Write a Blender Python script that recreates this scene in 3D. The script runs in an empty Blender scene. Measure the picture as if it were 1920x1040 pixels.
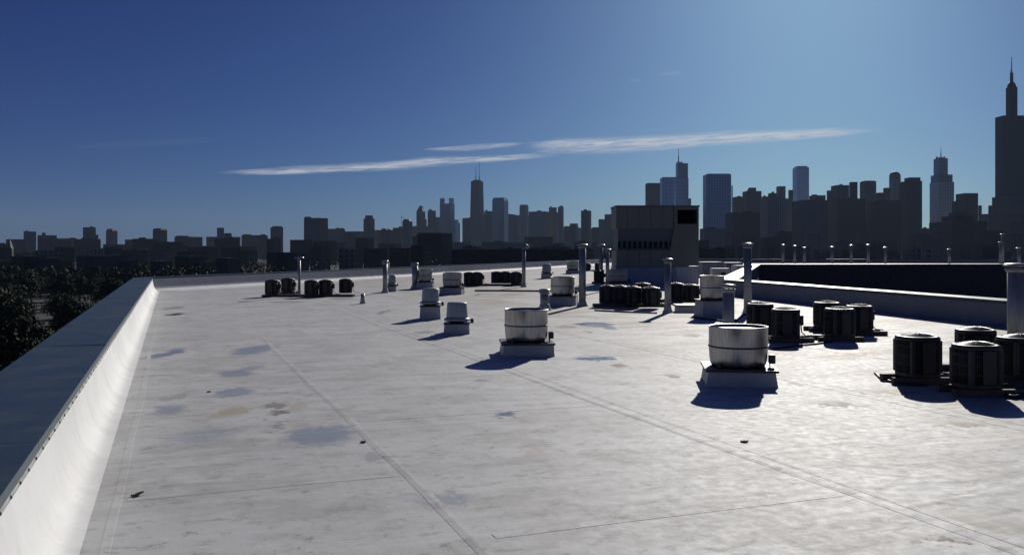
import bpy, math, random
from mathutils import Vector, Matrix
rnd = random.Random(7)
R = math.radians
scene = bpy.context.scene
col = scene.collection

# ------------------------------------------------------------------ camera
EYE = 1.8          # eye height above the roof membrane (z = 0)
FOC = 1663.0       # focal length in pixels of the 1920 px wide photograph
HOR = 470.0        # photograph row of the horizon
cam_d = bpy.data.cameras.new('camera')
cam_d.sensor_width = 36.0
cam_d.lens = 36.0 * FOC / 1920.0
cam_d.shift_y = -(520.0 - HOR) / 1920.0
cam_d.clip_start = 0.05
cam_d.clip_end = 80000
cam = bpy.data.objects.new('camera', cam_d)
cam.location = (0, 0, EYE)
cam.rotation_euler = (R(90), 0, 0)
col.objects.link(cam)
scene.camera = cam

# ------------------------------------------------------------------ sky and sun
SUN_EL, SUN_AZ = 23.0, 19.0      # azimuth measured from +Y towards +X
SKY_STRENGTH = 0.05
HAZE = 4.0e-5
world = bpy.data.worlds.new('World')
scene.world = world
world.use_nodes = True


class NT:
    """small helper to write node trees as expressions"""
    def __init__(self, tree):
        self.t = tree
        self.n = tree.nodes
        self.l = tree.links

    def node(self, kind, **kw):
        n = self.n.new(kind)
        for k, v in kw.items():
            setattr(n, k, v)
        return n

    def put(self, sock, v):
        if isinstance(v, bpy.types.NodeSocket):
            self.l.new(v, sock)
        elif v is not None:
            sock.default_value = v

    def math(self, op, a, b=None, c=None, clamp=False):
        n = self.node('ShaderNodeMath', operation=op, use_clamp=clamp)
        self.put(n.inputs[0], a)
        if b is not None:
            self.put(n.inputs[1], b)
        if c is not None:
            self.put(n.inputs[2], c)
        return n.outputs[0]

    def vec(self, op, a, b=None, scale=None):
        n = self.node('ShaderNodeVectorMath', operation=op)
        self.put(n.inputs[0], a)
        if b is not None:
            self.put(n.inputs[1], b)
        if scale is not None:
            self.put(n.inputs['Scale'], scale)
        return n.outputs['Value'] if op in ('LENGTH', 'DOT_PRODUCT', 'DISTANCE') else n.outputs[0]

    def sep(self, v):
        n = self.node('ShaderNodeSeparateXYZ')
        self.put(n.inputs[0], v)
        return n.outputs

    def comb(self, x, y, z):
        n = self.node('ShaderNodeCombineXYZ')
        for s, v in zip(n.inputs, (x, y, z)):
            self.put(s, v)
        return n.outputs[0]

    def noise(self, v, scale, detail=4, rough=0.55, dist=0.0):
        n = self.node('ShaderNodeTexNoise')
        self.put(n.inputs['Vector'], v)
        n.inputs['Scale'].default_value = scale
        n.inputs['Detail'].default_value = detail
        n.inputs['Roughness'].default_value = rough
        n.inputs['Distortion'].default_value = dist
        return n.outputs[0]

    def mix(self, f, a, b, blend='MIX'):
        n = self.node('ShaderNodeMix', data_type='RGBA', blend_type=blend)
        self.put(n.inputs[0], f)
        for s, v in ((n.inputs[6], a), (n.inputs[7], b)):
            if isinstance(v, tuple) and len(v) == 3:
                v = v + (1.0,)
            self.put(s, v)
        return n.outputs[2]

    def ramp(self, f, lo, hi, a=0.0, b=1.0):
        n = self.node('ShaderNodeMapRange', interpolation_type='SMOOTHSTEP')
        self.put(n.inputs[0], f)
        for i, v in enumerate((lo, hi, a, b)):
            n.inputs[i + 1].default_value = v
        return n.outputs[0]

    def mapping(self, v, loc=(0, 0, 0), rot=(0, 0, 0), scale=(1, 1, 1)):
        n = self.node('ShaderNodeMapping')
        self.put(n.inputs[0], v)
        n.inputs[1].default_value = loc
        n.inputs[2].default_value = rot
        n.inputs[3].default_value = scale
        return n.outputs[0]


w = NT(world.node_tree)
w.n.clear()
sky = w.node('ShaderNodeTexSky', sky_type='NISHITA')
sky.sun_disc = False
sky.sun_elevation = R(SUN_EL)
sky.sun_rotation = R(SUN_AZ)
sky.altitude = 200
sky.air_density = 0.55
sky.dust_density = 0.9
sky.ozone_density = 8.0
tc = w.node('ShaderNodeTexCoord')
dirv = tc.outputs['Generated']
dx, dy, dz = w.sep(dirv)
azi = w.math('ARCTAN2', dx, dy)                       # radians from +Y
ele = w.math('ARCSINE', dz)


def sky_dir(px, py):
    a = math.atan2(px - 960, FOC)
    e = math.atan2(HOR - py, math.hypot(FOC, px - 960))
    return a, e


cl_vec = w.comb(w.math('MULTIPLY', azi, 1.0), w.math('MULTIPLY', w.math('MULTIPLY_ADD', azi, -0.06, ele), 14.0), 0.0)
cl_tex = w.noise(cl_vec, 24.0, 9, 0.70, 0.7)
cl_big = w.noise(cl_vec, 7.0, 3, 0.5)
wob = w.math('MULTIPLY', w.math('SUBTRACT', cl_big, 0.5), 0.010)
cloud = None
# thin cirrus streaks: start, end (directions), half thickness in px at start / middle / end, density
for (p0, p1, t0, tm, t1, dens) in (
        ((975, 273), (1680, 241), 8, 12, 3, 1.0),
        ((990, 284), (1330, 270), 5, 9, 3, 0.6),
        ((400, 325), (1070, 287), 2, 8, 4, 0.9),
        ((790, 283), (990, 270), 2, 5, 3, 0.55),
        ((120, 276), (430, 262), 3, 9, 3, 0.03),
        ((1235, 141), (1282, 136), 2, 5, 2, 0.13),
        ((1180, 152), (1204, 154), 2, 5, 2, 0.10),
        ((1325, 196), (1350, 206), 2, 5, 2, 0.05)):
    (a0, e0), (a1, e1) = sky_dir(*p0), sky_dir(*p1)
    t = w.math('DIVIDE', w.math('SUBTRACT', azi, a0), a1 - a0)
    mid = w.math('MULTIPLY_ADD', t, e1 - e0, e0)
    off = w.math('ABSOLUTE', w.math('SUBTRACT', w.math('ADD', ele, wob), mid))
    bump_ = w.math('MULTIPLY', w.math('MULTIPLY', t, w.math('SUBTRACT', 1.0, t)), 4.0)
    th = w.math('MULTIPLY_ADD', bump_, tm / FOC, w.math('MULTIPLY_ADD', t, (t1 - t0) / FOC, t0 / FOC))
    m = w.ramp(w.math('DIVIDE', off, th), 1.0, 0.1)
    ends = w.math('MULTIPLY', w.ramp(t, 0.0, 0.12), w.ramp(t, 1.0, 0.80))
    m = w.math('MULTIPLY', w.math('MULTIPLY', m, ends), dens)
    tex = w.ramp(cl_tex, 0.32, 0.62, 0.15, 1.0)
    m = w.math('MULTIPLY', m, tex)
    cloud = m if cloud is None else w.math('MAXIMUM', cloud, m)
front = w.ramp(dy, 0.2, 0.4)
cloud = w.math('MULTIPLY', cloud, front)
hsv = w.node('ShaderNodeHueSaturation')
w.put(hsv.inputs['Color'], sky.outputs[0])
hsv.inputs['Saturation'].default_value = 1.0
skyc = hsv.outputs[0]
SKY_CLOUD = (17.0, 18.0, 20.0)
sr, sg, sb_ = w.sep(skyc)                              # the camera's colour response, the same over the whole sky
skyc = w.comb(w.math('MULTIPLY', w.math('POWER', sr, 1.32), 0.315), w.math('MULTIPLY', w.math('POWER', sg, 1.34), 0.382), w.math('MULTIPLY', w.math('POWER', sb_, 1.0), 0.93))
skyc = w.mix(cloud, skyc, SKY_CLOUD)
bg = w.node('ShaderNodeBackground')
w.put(bg.inputs[0], skyc)
bg.inputs[1].default_value = SKY_STRENGTH
wo = w.node('ShaderNodeOutputWorld')
w.l.new(bg.outputs[0], wo.inputs[0])

S = Vector((math.sin(R(SUN_AZ)) * math.cos(R(SUN_EL)), math.cos(R(SUN_AZ)) * math.cos(R(SUN_EL)), math.sin(R(SUN_EL))))
sun_d = bpy.data.lights.new('sun', 'SUN')
sun_d.energy = 5.0
sun_d.angle = R(0.53)
sun_d.color = (1.0, 0.955, 0.875)
sun = bpy.data.objects.new('sun', sun_d)
sun.rotation_euler = S.to_track_quat('Z', 'Y').to_euler()
sun.location = S * 500
col.objects.link(sun)

vs = scene.view_settings
vs.view_transform = 'Standard'
vs.look = 'None'
vs.exposure = -0.6
vs.gamma = 1.0
vs.use_curve_mapping = False
scene.cycles.use_denoising = True
scene.cycles.max_bounces = 6
scene.cycles.volume_bounces = 0


# ------------------------------------------------------------------ placing
def depth_of(py, z=0.0):
    return (EYE - z) * FOC / (py - HOR)


def at(px, py, z=0.0):
    d = depth_of(py, z)
    return Vector(((px - 960) / FOC * d, d, z))


def at_d(px, d, z=0.0):
    return Vector(((px - 960) / FOC * d, d, z))


def z_of(py, d):
    return EYE - (py - HOR) / FOC * d


# ------------------------------------------------------------------ materials
def material(name):
    m = bpy.data.materials.new(name)
    m.use_nodes = True
    t = NT(m.node_tree)
    return m, t, m.node_tree.nodes['Principled BSDF']


def plain(name, colour, rough=0.6, metal=0.0, vary=0.18, scale=6.0, bump=0.0, spec=0.5, streak=False):
    m, t, b = material(name)
    geo = t.node('ShaderNodeNewGeometry')
    p = geo.outputs['Position']
    if streak:
        p = t.mapping(p, scale=(1, 1, 0.12))
    n = t.noise(p, scale, 5, 0.6)
    n2 = t.noise(p, scale * 7.3, 3, 0.6)
    f = t.math('MULTIPLY_ADD', n2, 0.4, t.math('MULTIPLY', n, 0.6))
    dark = tuple(c * (1 - vary) for c in colour)
    lite = tuple(min(1, c * (1 + vary)) for c in colour)
    t.put(b.inputs['Base Color'], t.mix(t.ramp(f, 0.3, 0.7), dark, lite))
    t.put(b.inputs['Roughness'], t.ramp(n, 0.3, 0.7, max(0.05, rough - 0.08), min(1, rough + 0.08)))
    b.inputs['Metallic'].default_value = metal
    b.inputs['Specular IOR Level'].default_value = spec
    if bump:
        bn = t.node('ShaderNodeBump')
        bn.inputs['Strength'].default_value = bump
        bn.inputs['Distance'].default_value = 0.02
        t.put(bn.inputs['Height'], f)
        t.l.new(bn.outputs[0], b.inputs['Normal'])
    return m


# directions of the roof: seams and the long coping run along U, N points into the roof
AZ_L = -21.0
U = Vector((math.sin(R(AZ_L)), math.cos(R(AZ_L)), 0))
N = Vector((U.y, -U.x, 0))


def membrane_material(name, base, stains=(), relief=1.0):
    m, t, b = material(name)
    geo = t.node('ShaderNodeNewGeometry')
    pos = geo.outputs['Position']
    loc = t.mapping(pos, rot=(0, 0, R(AZ_L)))          # x across the sheets, y along them
    broad = t.noise(loc, 0.28, 5, 0.55, 0.3)
    mid = t.noise(loc, 1.4, 7, 0.66, 0.0)
    fine = t.noise(loc, 9.0, 5, 0.65)
    grit = t.noise(loc, 60.0, 3, 0.7)
    cross = t.noise(t.mapping(loc, rot=(0, 0, R(4)), scale=(0.22, 2.6, 1)), 1.0, 5, 0.6, 0.15)   # ripples across
    along = t.noise(t.mapping(loc, scale=(2.2, 0.16, 1)), 1.0, 4, 0.6, 0.5)
    c = t.mix(t.ramp(broad, 0.32, 0.68), tuple(x * 0.90 for x in base), tuple(min(1, x * 1.05) for x in base))
    c = t.mix(t.ramp(mid, 0.45, 0.72, 0.0, 0.30), c, (base[0] * 0.80, base[1] * 0.80, base[2] * 0.80))
    c = t.mix(t.ramp(cross, 0.50, 0.66, 0.0, 0.34), c, (base[0] * 0.70, base[1] * 0.69, base[2] * 0.68))
    dirt = t.noise(loc, 0.9, 8, 0.74, 0.0)
    d1 = t.ramp(dirt, 0.46, 0.60, 0.0, 0.62 * relief)
    c = t.mix(d1, c, (base[0] * 0.72, base[1] * 0.705, base[2] * 0.675))
    scuff = t.noise(t.mapping(loc, rot=(0, 0, R(33)), scale=(1.0, 2.2, 1)), 2.7, 7, 0.74, 0.0)
    d2 = t.ramp(scuff, 0.545, 0.61, 0.0, 0.60 * relief)
    c = t.mix(d2, c, (base[0] * 0.60, base[1] * 0.585, base[2] * 0.56))
    c = t.mix(t.ramp(scuff, 0.45, 0.38, 0.0, 0.40 * relief), c, (min(1, base[0] * 1.12), min(1, base[1] * 1.12), min(1, base[2] * 1.13)))
    c = t.mix(t.ramp(along, 0.56, 0.76, 0.0, 0.16), c, (base[0] * 0.72, base[1] * 0.70, base[2] * 0.66))
    c = t.mix(t.ramp(fine, 0.58, 0.80, 0.0, 0.22), c, (base[0] * 0.66, base[1] * 0.64, base[2] * 0.61))
    c = t.mix(t.ramp(grit, 0.62, 0.80, 0.0, 0.22), c, (base[0] * 0.55, base[1] * 0.52, base[2] * 0.48))
    rough = t.ramp(fine, 0.3, 0.7, 0.66, 0.74)
    warp = t.vec('ADD', pos, t.vec('SCALE', t.vec('SUBTRACT', t.comb(mid, fine, 0.0), (0.5, 0.5, 0.0)), scale=0.9))
    stain_mask = None
    for (px, py, wx, wy, colour, amount, ro) in stains:
        g = at(px, py)
        d = g.y
        sx = wx / FOC * d / 2
        sy = max(0.06, (depth_of(py - wy / 2) - depth_of(py + wy / 2)) / 2)
        q = t.vec('MULTIPLY', t.vec('SUBTRACT', warp, (g.x, g.y, 0)), (1 / sx, 1 / sy, 0))
        f = t.ramp(t.vec('LENGTH', q), 1.15, 0.55, 0.0, min(0.95, amount * 1.6))
        c = t.mix(f, c, colour)
        if ro is None:
            stain_mask = f if stain_mask is None else t.math('MAXIMUM', stain_mask, f)
        if ro is not None:                                   # silt line round a dried or drying puddle
            rim = t.ramp(t.math('ABSOLUTE', t.math('SUBTRACT', t.vec('LENGTH', q), 1.0)), 0.16, 0.0, 0.0, 0.30 * amount)
            c = t.mix(rim, c, (0.30, 0.27, 0.22))
        if ro is not None:
            mr = t.node('ShaderNodeMix', data_type='FLOAT')
            t.put(mr.inputs[0], f)
            t.put(mr.inputs[2], rough)
            mr.inputs[3].default_value = ro
            rough = mr.outputs[0]
    speck = t.noise(loc, 3.6, 8, 0.8, 0.0)
    d3 = t.ramp(speck, 0.575, 0.64, 0.0, 0.7 * relief)
    c = t.mix(d3, c, (base[0] * 0.48, base[1] * 0.44, base[2] * 0.39))
    # grime washed down towards the courtyard side
    gx = t.sep(loc)[0]
    grime = t.math('MULTIPLY', t.ramp(gx, 6.0, 10.5), t.ramp(t.noise(t.mapping(loc, scale=(0.55, 1.5, 1)), 0.8, 8, 0.72), 0.44, 0.58, 0.0, 0.75 * relief))
    c = t.mix(grime, c, (0.40, 0.33, 0.24))
    dm = t.math('MAXIMUM', t.math('MAXIMUM', t.math('MULTIPLY', d1, 0.7), d2), t.math('MAXIMUM', d3, grime))
    if stain_mask is not None:
        dm = t.math('MAXIMUM', dm, stain_mask)
    t.put(b.inputs['Specular IOR Level'], t.math('MULTIPLY_ADD', dm, -0.78, 0.92, clamp=True))     # dirt dulls the sheen
    t.put(b.inputs['Roughness'], rough)
    wr = t.noise(t.mapping(loc, rot=(0, 0, R(-5)), scale=(0.14, 0.75, 1)), 1.0, 3, 0.45, 0.3)      # long soft folds across the sheets
    wrk = t.ramp(t.math('ABSOLUTE', t.math('SUBTRACT', wr, 0.5)), 0.0, 0.05, 1.0, 0.0)
    c = t.mix(t.math('MULTIPLY', wrk, t.ramp(mid, 0.42, 0.60, 0.10 * relief, 0.42 * relief)), c, (base[0] * 0.66, base[1] * 0.64, base[2] * 0.62))
    t.put(b.inputs['Base Color'], c)
    h = t.math('MULTIPLY_ADD', wrk, 0.004, t.math('MULTIPLY_ADD', cross, 0.010, t.math('MULTIPLY_ADD', along, 0.006, t.math('MULTIPLY_ADD', mid, 0.004, t.math('MULTIPLY', fine, 0.0030)))))
    h = t.math('MULTIPLY', h, relief)
    bn = t.node('ShaderNodeBump')
    bn.inputs['Strength'].default_value = 0.75
    bn.inputs['Distance'].default_value = 1.0
    t.put(bn.inputs['Height'], h)
    t.l.new(bn.outputs[0], b.inputs['Normal'])
    return m


SKY_BLUE, GREY, BROWN, DARK = (0.30, 0.35, 0.44), (0.28, 0.28, 0.28), (0.26, 0.20, 0.13), (0.06, 0.055, 0.05)  # the bluish tone puts the sky's reflection on wet patches into the colour
STAINS = [
    (1115, 608, 90, 12, SKY_BLUE, .75, .22), (1060, 612, 46, 7, GREY, .6, None), (1105, 622, 20, 5, DARK, .5, None),
    (1145, 615, 38, 8, SKY_BLUE, .6, .3), (1112, 671, 78, 12, SKY_BLUE, .8, .2), (1163, 685, 36, 9, BROWN, .7, None),
    (955, 776, 66, 13, SKY_BLUE, .65, .25), (1305, 629, 40, 7, GREY, .7, None), (1262, 705, 40, 9, GREY, .6, None),
    (315, 662, 44, 22, SKY_BLUE, .55, .3), (318, 745, 46, 14, GREY, .35, None), (316, 768, 56, 22, SKY_BLUE, .40, .35),
    (478, 655, 70, 24, SKY_BLUE, .45, .35), (470, 690, 60, 12, SKY_BLUE, .35, .4), (440, 700, 76, 14, SKY_BLUE, .45, .35),
    (438, 735, 60, 22, SKY_BLUE, .40, .35), (505, 760, 60, 14, (0.30, 0.28, 0.24), .55, None), (515, 773, 46, 8, DARK, .45, None),
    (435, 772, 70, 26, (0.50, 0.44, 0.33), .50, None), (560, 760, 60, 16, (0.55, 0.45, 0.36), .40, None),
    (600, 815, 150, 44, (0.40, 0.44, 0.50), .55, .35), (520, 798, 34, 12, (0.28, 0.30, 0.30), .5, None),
    (380, 815, 120, 40, (0.46, 0.50, 0.54), .40, .4), (328, 577, 30, 6, GREY, .5, None), (330, 589, 26, 6, DARK, .6, None),  # last mark darkens the spot under the flat dark patch
    (1565, 757, 104, 13, DARK, .5, None), (1505, 718, 60, 9, BROWN, .5, None), (1800, 752, 200, 26, (0.50, 0.42, 0.32), .45, None),
    (1790, 795, 130, 9, BROWN, .5, None), (1840, 980, 220, 40, (0.50, 0.44, 0.36), .35, None), (1760, 1012, 60, 12, BROWN, .6, None),
    (1660, 735, 160, 10, BROWN, .45, None), (1009, 848, 60, 26, (0.55, 0.45, 0.36), .35, None),
    (895, 714, 40, 6, GREY, .45, None), (800, 622, 40, 8, GREY, .5, None), (640, 560, 60, 4, DARK, .35, None),
    (540, 566, 80, 4, BROWN, .4, None), (720, 585, 14, 10, GREY, .6, None), (895, 552, 14, 6, BROWN, .8, None),
    (960, 552, 60, 4, BROWN, .5, None), (700, 855, 60, 18, (0.36, 0.37, 0.42), .4, None),
    (830, 935, 130, 24, (0.38, 0.41, 0.46), .4, .35), (1235, 660, 20, 4, GREY, .6, None),
]
M = {}
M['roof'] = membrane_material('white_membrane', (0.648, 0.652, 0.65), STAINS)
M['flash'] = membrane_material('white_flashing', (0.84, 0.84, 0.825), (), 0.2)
M['flash_shade'] = membrane_material('shade_toned_flashing', (0.42, 0.43, 0.45), (), 0.25)  # membrane colour lowered to carry the shade of the wall
M['flash_deep_shade'] = membrane_material('deep_shade_flashing', (0.24, 0.25, 0.28), (), 0.25)  # darker again: the deeper shade on these walls is in the colour
M['strip'] = membrane_material('white_seam_tape', (0.70, 0.70, 0.69))
M['coping'] = plain('slate_blue_coping', (0.042, 0.070, 0.095), 0.42, 0.0, 0.25, 2.2, 0.12)
M['bar'] = plain('aluminium_bar', (0.42, 0.44, 0.43), 0.45, 0.6, 0.2, 9)
M['screw'] = plain('dark_screw', (0.10, 0.10, 0.10), 0.5, 0.4)
M['spun'] = plain('spun_aluminium', (0.46, 0.455, 0.45), 0.36, 0.92, 0.30, 4.5, 0.10, streak=True)
M['spun_dull'] = plain('dull_aluminium', (0.32, 0.335, 0.35), 0.45, 0.8, 0.2, 4, 0.03, streak=True)
M['hood'] = plain('weathered_grey_hood', (0.30, 0.34, 0.38), 0.55, 0.2, 0.2, 5, streak=True)
M['galv'] = plain('galvanised_steel', (0.33, 0.34, 0.35), 0.5, 0.6, 0.28, 7, streak=True)
M['curb'] = plain('white_curb_wrap', (0.42, 0.44, 0.46), 0.55, 0.0, 0.15, 5)
M['dark'] = plain('dark_metal', (0.045, 0.045, 0.05), 0.5, 0.2)
M['black'] = plain('black_condenser_paint', (0.020, 0.022, 0.025), 0.45, 0.0, 0.3, 8)
M['coil'] = plain('dark_coil', (0.012, 0.012, 0.014), 0.6, 0.2, 0.4, 30)
M['grille'] = plain('grey_grille_wire', (0.10, 0.105, 0.11), 0.38, 0.4)
M['wood'] = plain('weathered_timber', (0.12, 0.095, 0.075), 0.8, 0, 0.35, 9, 0.2)
M['cable'] = plain('black_cable', (0.02, 0.02, 0.02), 0.5)
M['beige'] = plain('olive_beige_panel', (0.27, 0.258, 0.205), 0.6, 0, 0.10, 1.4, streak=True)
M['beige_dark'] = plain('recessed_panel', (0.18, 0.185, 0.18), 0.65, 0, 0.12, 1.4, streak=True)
M['skirt'] = plain('pale_blue_skirt', (0.32, 0.37, 0.43), 0.6, 0, 0.12, 1.5)
M['pale'] = plain('pale_paint', (0.62, 0.61, 0.58), 0.5, 0, 0.12, 3)
M['facade'] = plain('dark_brick', (0.14, 0.10, 0.085), 0.85, 0, 0.25, 3)
M['void'] = plain('dark_interior', (0.012, 0.013, 0.014), 0.8)
M['leafscrap'] = plain('black_scrap', (0.03, 0.028, 0.026), 0.7, 0, 0.4, 40)
M['ground'] = plain('city_ground', (0.045, 0.048, 0.045), 0.9, 0, 0.45, 0.02)
M['road'] = plain('asphalt', (0.06, 0.06, 0.062), 0.85, 0, 0.2, 0.4)
M['bark'] = plain('bark', (0.07, 0.055, 0.04), 0.9, 0, 0.3, 5)


def leaf_material(name, colour):
    m, t, b = material(name)
    oi = t.node('ShaderNodeObjectInfo')
    geo = t.node('ShaderNodeNewGeometry')
    n = t.noise(geo.outputs['Position'], 0.6, 3, 0.6)
    f = t.math('MULTIPLY_ADD', oi.outputs['Random'], 0.5, t.math('MULTIPLY', n, 0.5))
    t.put(b.inputs['Base Color'], t.mix(f, tuple(c * 0.75 for c in colour), tuple(c * 1.25 for c in colour)))
    b.inputs['Roughness'].default_value = 0.65
    b.inputs['Specular IOR Level'].default_value = 0.08
    return m


M['leaf'] = leaf_material('leaf', (0.026, 0.038, 0.016))


def facade_material(name, wall, glass, bay=6.0, floor=3.8, rough=0.5, share=0.55, metal=0.0):
    m, t, b = material(name)
    tco = t.node('ShaderNodeTexCoord')
    x, y, z = t.sep(tco.outputs['Object'])
    h = t.math('ADD', x, y)
    fx = t.math('FRACT', t.math('DIVIDE', h, bay))
    fz = t.math('FRACT', t.math('DIVIDE', z, floor))
    win = t.math('MULTIPLY', t.ramp(fx, 1 - share, 1 - share + 0.05), t.ramp(fz, 0.35, 0.40))
    oi = t.node('ShaderNodeObjectInfo')
    k = t.ramp(oi.outputs['Random'], 0, 1, 0.55, 1.5)
    n = t.noise(tco.outputs['Object'], 0.04, 3, 0.5)
    w_ = t.mix(t.ramp(n, 0.3, 0.7, 0, 0.35), wall, tuple(c * 0.6 for c in wall))
    c = t.mix(win, w_, glass)
    geo = t.node('ShaderNodeNewGeometry')
    nz = t.sep(geo.outputs['Normal'])[2]
    c = t.mix(t.ramp(nz, 0.6, 0.8), c, (0.035, 0.035, 0.036))      # tarred flat roofs
    kk = t.comb(k, k, k)
    c = t.mix(1.0, c, kk, 'MULTIPLY')
    t.put(b.inputs['Base Color'], c)
    t.put(b.inputs['Roughness'], t.ramp(win, 0, 1, 0.75, rough))
    b.inputs['Metallic'].default_value = metal
    return m


F = {
    'stone': facade_material('stone_facade', (0.20, 0.19, 0.18), (0.05, 0.06, 0.075), 5.0, 3.8),
    'brick': facade_material('brick_facade', (0.13, 0.085, 0.07), (0.04, 0.045, 0.055), 4.0, 3.4),
    'brown': facade_material('dark_brown_facade', (0.060, 0.036, 0.032), (0.03, 0.025, 0.028), 5.0, 3.6),
    'dark': facade_material('dark_steel_facade', (0.055, 0.055, 0.06), (0.03, 0.035, 0.045), 4.5, 3.9),
    'glass': facade_material('blue_glass_facade', (0.50, 0.56, 0.60), (0.40, 0.48, 0.54), 7.0, 4.0, 0.25, 0.8, 0.7),
    'pale': facade_material('pale_facade', (0.27, 0.26, 0.25), (0.07, 0.08, 0.10), 5.0, 3.6),
}


# ------------------------------------------------------------------ mesh builder
class MB:
    def __init__(self):
        self.v, self.f, self.s = [], [], []

    def add(self, vs_, fs, smooth=False):
        o = len(self.v)
        self.v += [tuple(p) for p in vs_]
        self.f += [tuple(i + o for i in f) for f in fs]
        self.s += [smooth] * len(fs)
        return self

    def box(self, x0, x1, y0, y1, z0, z1, bev=0.0):
        if bev <= 0:
            vs_ = [(x, y, z) for z in (z0, z1) for (x, y) in ((x0, y0), (x1, y0), (x1, y1), (x0, y1))]
            return self.add(vs_, [(3, 2, 1, 0), (4, 5, 6, 7), (0, 1, 5, 4), (1, 2, 6, 5), (2, 3, 7, 6), (3, 0, 4, 7)])
        b = bev
        ring = lambda d, z: [(x0 + d + b, y0 + d, z), (x1 - d - b, y0 + d, z), (x1 - d, y0 + d + b, z), (x1 - d, y1 - d - b, z),
                             (x1 - d - b, y1 - d, z), (x0 + d + b, y1 - d, z), (x0 + d, y1 - d - b, z), (x0 + d, y0 + d + b, z)]
        return self.loft([ring(b, z0), ring(0, z0 + b), ring(0, z1 - b), ring(b, z1)])

    def loft(self, rings, cap0=True, cap1=True, smooth=False):
        n = len(rings[0])
        vs_ = [p for r in rings for p in r]
        fs = []
        for k in range(len(rings) - 1):
            for i in range(n):
                j = (i + 1) % n
                fs.append((k * n + i, k * n + j, (k + 1) * n + j, (k + 1) * n + i))
        self.add(vs_, fs, smooth)
        o = len(self.v) - len(vs_)
        if cap0:
            self.f.append(tuple(o + i for i in range(n - 1, -1, -1)))
            self.s.append(False)
        if cap1:
            self.f.append(tuple(o + (len(rings) - 1) * n + i for i in range(n)))
            self.s.append(False)
        return self

    def lathe(self, prof, n=32, cx=0, cy=0, cap0=True, cap1=True, smooth=True):
        rings = [[(cx + r * math.cos(2 * math.pi * i / n), cy + r * math.sin(2 * math.pi * i / n), z) for i in range(n)] for r, z in prof]
        return self.loft(rings, cap0, cap1, smooth)

    def tube(self, pts, r, n=8, smooth=True):
        pts = [Vector(p) for p in pts]
        rings = []
        for i, p in enumerate(pts):
            d = (pts[min(i + 1, len(pts) - 1)] - pts[max(i - 1, 0)]).normalized()
            a = d.orthogonal().normalized() if abs(d.z) > 0.9 else d.cross(Vector((0, 0, 1))).normalized()
            b = d.cross(a).normalized()
            rr = r[i] if isinstance(r, (list, tuple)) else r
            rings.append([p + a * rr * math.cos(2 * math.pi * k / n) + b * rr * math.sin(2 * math.pi * k / n) for k in range(n)])
        return self.loft(rings, True, True, smooth)

    def torus(self, R_, r, z, n=32, k=6):
        vs_, fs = [], []
        for i in range(n):
            a = 2 * math.pi * i / n
            for j in range(k):
                q = 2 * math.pi * j / k
                vs_.append(((R_ + r * math.cos(q)) * math.cos(a), (R_ + r * math.cos(q)) * math.sin(a), z + r * math.sin(q)))
        for i in range(n):
            for j in range(k):
                fs.append((i * k + j, ((i + 1) % n) * k + j, ((i + 1) % n) * k + (j + 1) % k, i * k + (j + 1) % k))
        return self.add(vs_, fs, True)

    def build(self, name, mat, parent=None):
        me = bpy.data.meshes.new(name)
        me.from_pydata(self.v, [], self.f)
        me.polygons.foreach_set('use_smooth', self.s)
        me.materials.append(mat)
        me.update()
        o = bpy.data.objects.new(name, me)
        col.objects.link(o)
        if parent:
            o.parent = parent
        return o


def tag(o, label=None, cat=None, group=None, kind=None):
    if label:
        o['label'] = label
    if cat:
        o['category'] = cat
    if group:
        o['group'] = group
    if kind:
        o['kind'] = kind
    return o


def empty(name, loc=(0, 0, 0), rz=0.0):
    o = bpy.data.objects.new(name, None)
    o.empty_display_size = 0.2
    o.location = loc
    o.rotation_euler = (0, 0, rz)
    col.objects.link(o)
    return o


def copy_tree(o, parent=None):
    c = o.copy()
    col.objects.link(c)
    c.parent = parent
    for ch in list(o.children):
        copy_tree(ch, c)
    return c


def place(root, loc, rz=0.0, scale=1.0):
    root.location = loc
    root.rotation_euler = (0, 0, rz)
    root.scale = (scale, scale, scale) if not isinstance(scale, tuple) else scale
    return root


# ------------------------------------------------------------------ the roof and its parapets
GZ = -20.0                                     # street level
PAR_H = 0.62
LAT = -0.79
AZ_F = 19.3
UF = Vector((math.sin(R(AZ_F)), math.cos(R(AZ_F)), 0))
L0 = N * LAT + U * -9.0
C = N * LAT + U * 42.6
Y_BACK = 128.0
D = C + UF * ((Y_BACK - C.y) / UF.y)
E = Vector((130, Y_BACK, 0))
FF = Vector((130, 80, 0))
B = Vector((21.6, 80, 0))
A = Vector((8.6, 37.0, 0))
R0 = A + (Vector((11.7, 21.0, 0)) - A).normalized() * 50
POLY = [L0, C, D, E, FF, B, A, R0]


def right_of(d):
    return Vector((d.y, -d.x, 0))


def mitre(i):
    p = POLY[i]
    n1 = right_of((p - POLY[i - 1]).normalized()) if i > 0 else None
    n2 = right_of((POLY[i + 1] - p).normalized()) if i < len(POLY) - 1 else None
    if n1 is None:
        return n2
    if n2 is None:
        return n1
    s = n1 + n2
    return s / s.dot(n1)


MIT = [mitre(i) for i in range(len(POLY))]

roof = MB()
roof.add([(p + m * 0.02).to_tuple() for p, m in zip(POLY, MIT)], [tuple(range(len(POLY) - 1, -1, -1))])
# face up
roof_o = roof.build('roof_deck', M['roof'])
if roof_o.data.polygons[0].normal.z < 0:
    roof_o.data.flip_normals()
tag(roof_o, kind='structure')


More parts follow.
